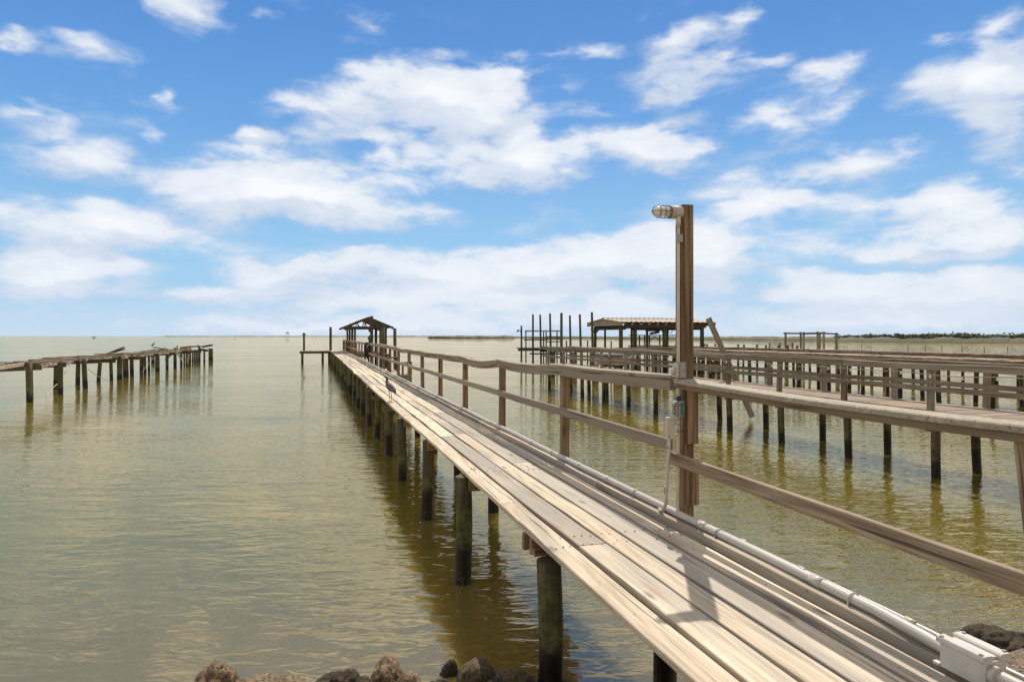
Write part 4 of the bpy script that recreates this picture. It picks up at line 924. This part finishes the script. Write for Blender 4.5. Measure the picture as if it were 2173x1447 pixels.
# bushes
def bush_mesh(seed, wd, ht):
    random.seed(seed); mb = MB()
    lobes = [(rr(-.36, .36)*wd, rr(-.3, .3)*wd, rr(.25, .75)*ht, rr(.12, .2)*wd) for _ in range(11)]
    for _ in range(620):
        lx, ly, lz, lr = random.choice(lobes); d = Vector((rr(-1, 1), rr(-1, 1), rr(-1, 1)))
        if d.length > 1 or d.length < .45: continue
        c = Vector((lx, ly, lz)) + Vector((d.x*lr, d.y*lr, d.z*lr*.8)); 
        if c.z < .02: continue
        s_ = rr(.2, .5); u_ = Vector((rr(-1, 1), rr(-1, 1), rr(-1, 1))).normalized(); v_ = u_.cross(Vector((rr(-1, 1), rr(-1, 1), rr(-1, 1)))).normalized()
        mb.quad([c - u_*s_, c - v_*s_*.7, c + u_*s_, c + v_*s_*.7])
    return mb
protos = []
for k in range(5):
    random.seed(90+k); wd = rr(6.5, 9.5); ht = rr(1.8, 2.6)
    crown = bush_mesh(50+k, wd, ht).build('bush', M['leaf'])
    tk = MB()
    for s_ in (-1, 0, 1): tk.tube([(0, 0, -.6), (s_*.3, .1*s_, .4), (s_*.7, .2*s_, ht*.55)], [.09, .07, .03], 6)
    trunk = tk.build('trunk', M['dark'], crown); protos.append((crown, trunk))
random.seed(33)
xs_ = [1775, 1788, 1802, 1820, 1829, 1838, 1848, 1860, 1868, 1885, 1893, 1904, 1914, 1925, 1934, 1945, 1953, 1964, 1973, 1985, 1995, 2006, 2018, 2028, 2036, 2049, 2060, 2070, 2079, 2090, 2100, 2110, 2121, 2132, 2142, 2150, 2160, 2172, 2183]
def front_y(px):
    fr_ = [(1060, 716.4), (1300, 719.0), (1430, 720.8), (1700, 724.4), (2000, 726.6), (2173, 727.6), (2700, 730.5)]
    for (xa, ya), (xb, yb) in zip(fr_[:-1], fr_[1:]):
        if xa <= px <= xb: return ya + (yb-ya)*(px-xa)/(xb-xa)
used = set()
for i, x_ in enumerate(xs_):
    k = random.randrange(5); cr_, tr_ = protos[k]
    if k in used:
        c2 = cr_.copy(); COL.objects.link(c2); t2 = tr_.copy(); COL.objects.link(t2); t2.parent = c2
    else: c2 = cr_; used.add(k)
    Y = F*H/(front_y(x_) - HY) + rr(8, 26); g_ = (1.0 if x_ > 1820 else .75)*rr(.85, 1.2)
    c2.location = ((x_ - CX)*Y/F, Y, 1.15); c2.rotation_euler.z = rr(0, 6.28); c2.scale = (g_, g_, g_*.95)
    tag(c2, 'rounded dark green bush in the row along the far right shore', 'bush', 'bushes along the far right shore')
for k in range(5):
    if k not in used: bpy.data.objects.remove(protos[k][1]); bpy.data.objects.remove(protos[k][0])
# small far things
wt = thing('water_tower', 'tiny pale tower rising above the distant coast at left', 'tower', at(610, 3100, 0))
mb = MB(); mb.bar(at(607.5, 3100, 8), at(607.5, 3100, zz(706, 3100)), 1.6, 1.6, Vector((1, 0, 0))); mb.bar(at(612, 3100, 8), at(612, 3100, zz(706, 3100)), 1.6, 1.6, Vector((1, 0, 0))); mb.build('leg', M['box'], wt)
mb = MB(); mb.tube([at(610, 3100, zz(708, 3100)), at(610, 3100, zz(706.5, 3100)), at(610, 3100, zz(704.5, 3100))], [5, 7.5, 7], 12); mb.build('tank', M['box'], wt)
mb = MB(); c = at(200, 900, 0)
mb.loft([[c + Vector((x*1.0, y, z)) for x, y, z in ((-2.6, -.8, .1), (2.8, -.2, .7), (2.8, .2, .7), (-2.6, .8, .1))], [c + Vector((x, y, z)) for x, y, z in ((-2.6, -1, .9), (3.2, -.2, 1.1), (3.2, .2, 1.1), (-2.6, 1, .9))]], [[(0, 0, 0)]*4]*2)
bo = mb.build('small_boat', M['darkgreyhull'], None, c); tag(bo, 'tiny dark boat near the horizon at far left', 'boat')
mb = MB(); mb.bar(c + Vector((-.4, 0, .9)), c + Vector((.9, 0, .9)) + ZV*.9, .9, .8); mb.build('cabin', M['darkgreyhull'], bo)
pole('channel_marker', 498, 714.5, 700, .35, 'tiny channel marker standing in the open water at left', zb=-.5, mat=M['box'], cat='marker')

# ---------------------------------------------------------------- camera and render settings
cam = bpy.data.cameras.new('camera'); co = bpy.data.objects.new('camera', cam); COL.objects.link(co)
co.location = (0, 0, H); co.rotation_euler = (R(90), 0, 0)
cam.sensor_width = 36; cam.lens = F/2173*36; cam.shift_y = -(1447/2 - HY)/2173; cam.clip_start = .05; cam.clip_end = 30000
SC.camera = co
SC.view_settings.view_transform = 'Standard'; SC.view_settings.look = 'None'; SC.view_settings.exposure = 0; SC.view_settings.gamma = 1
SC.render.resolution_x = 1024; SC.render.resolution_y = 681
SC.cycles.max_bounces = 8; SC.cycles.sample_clamp_indirect = 6
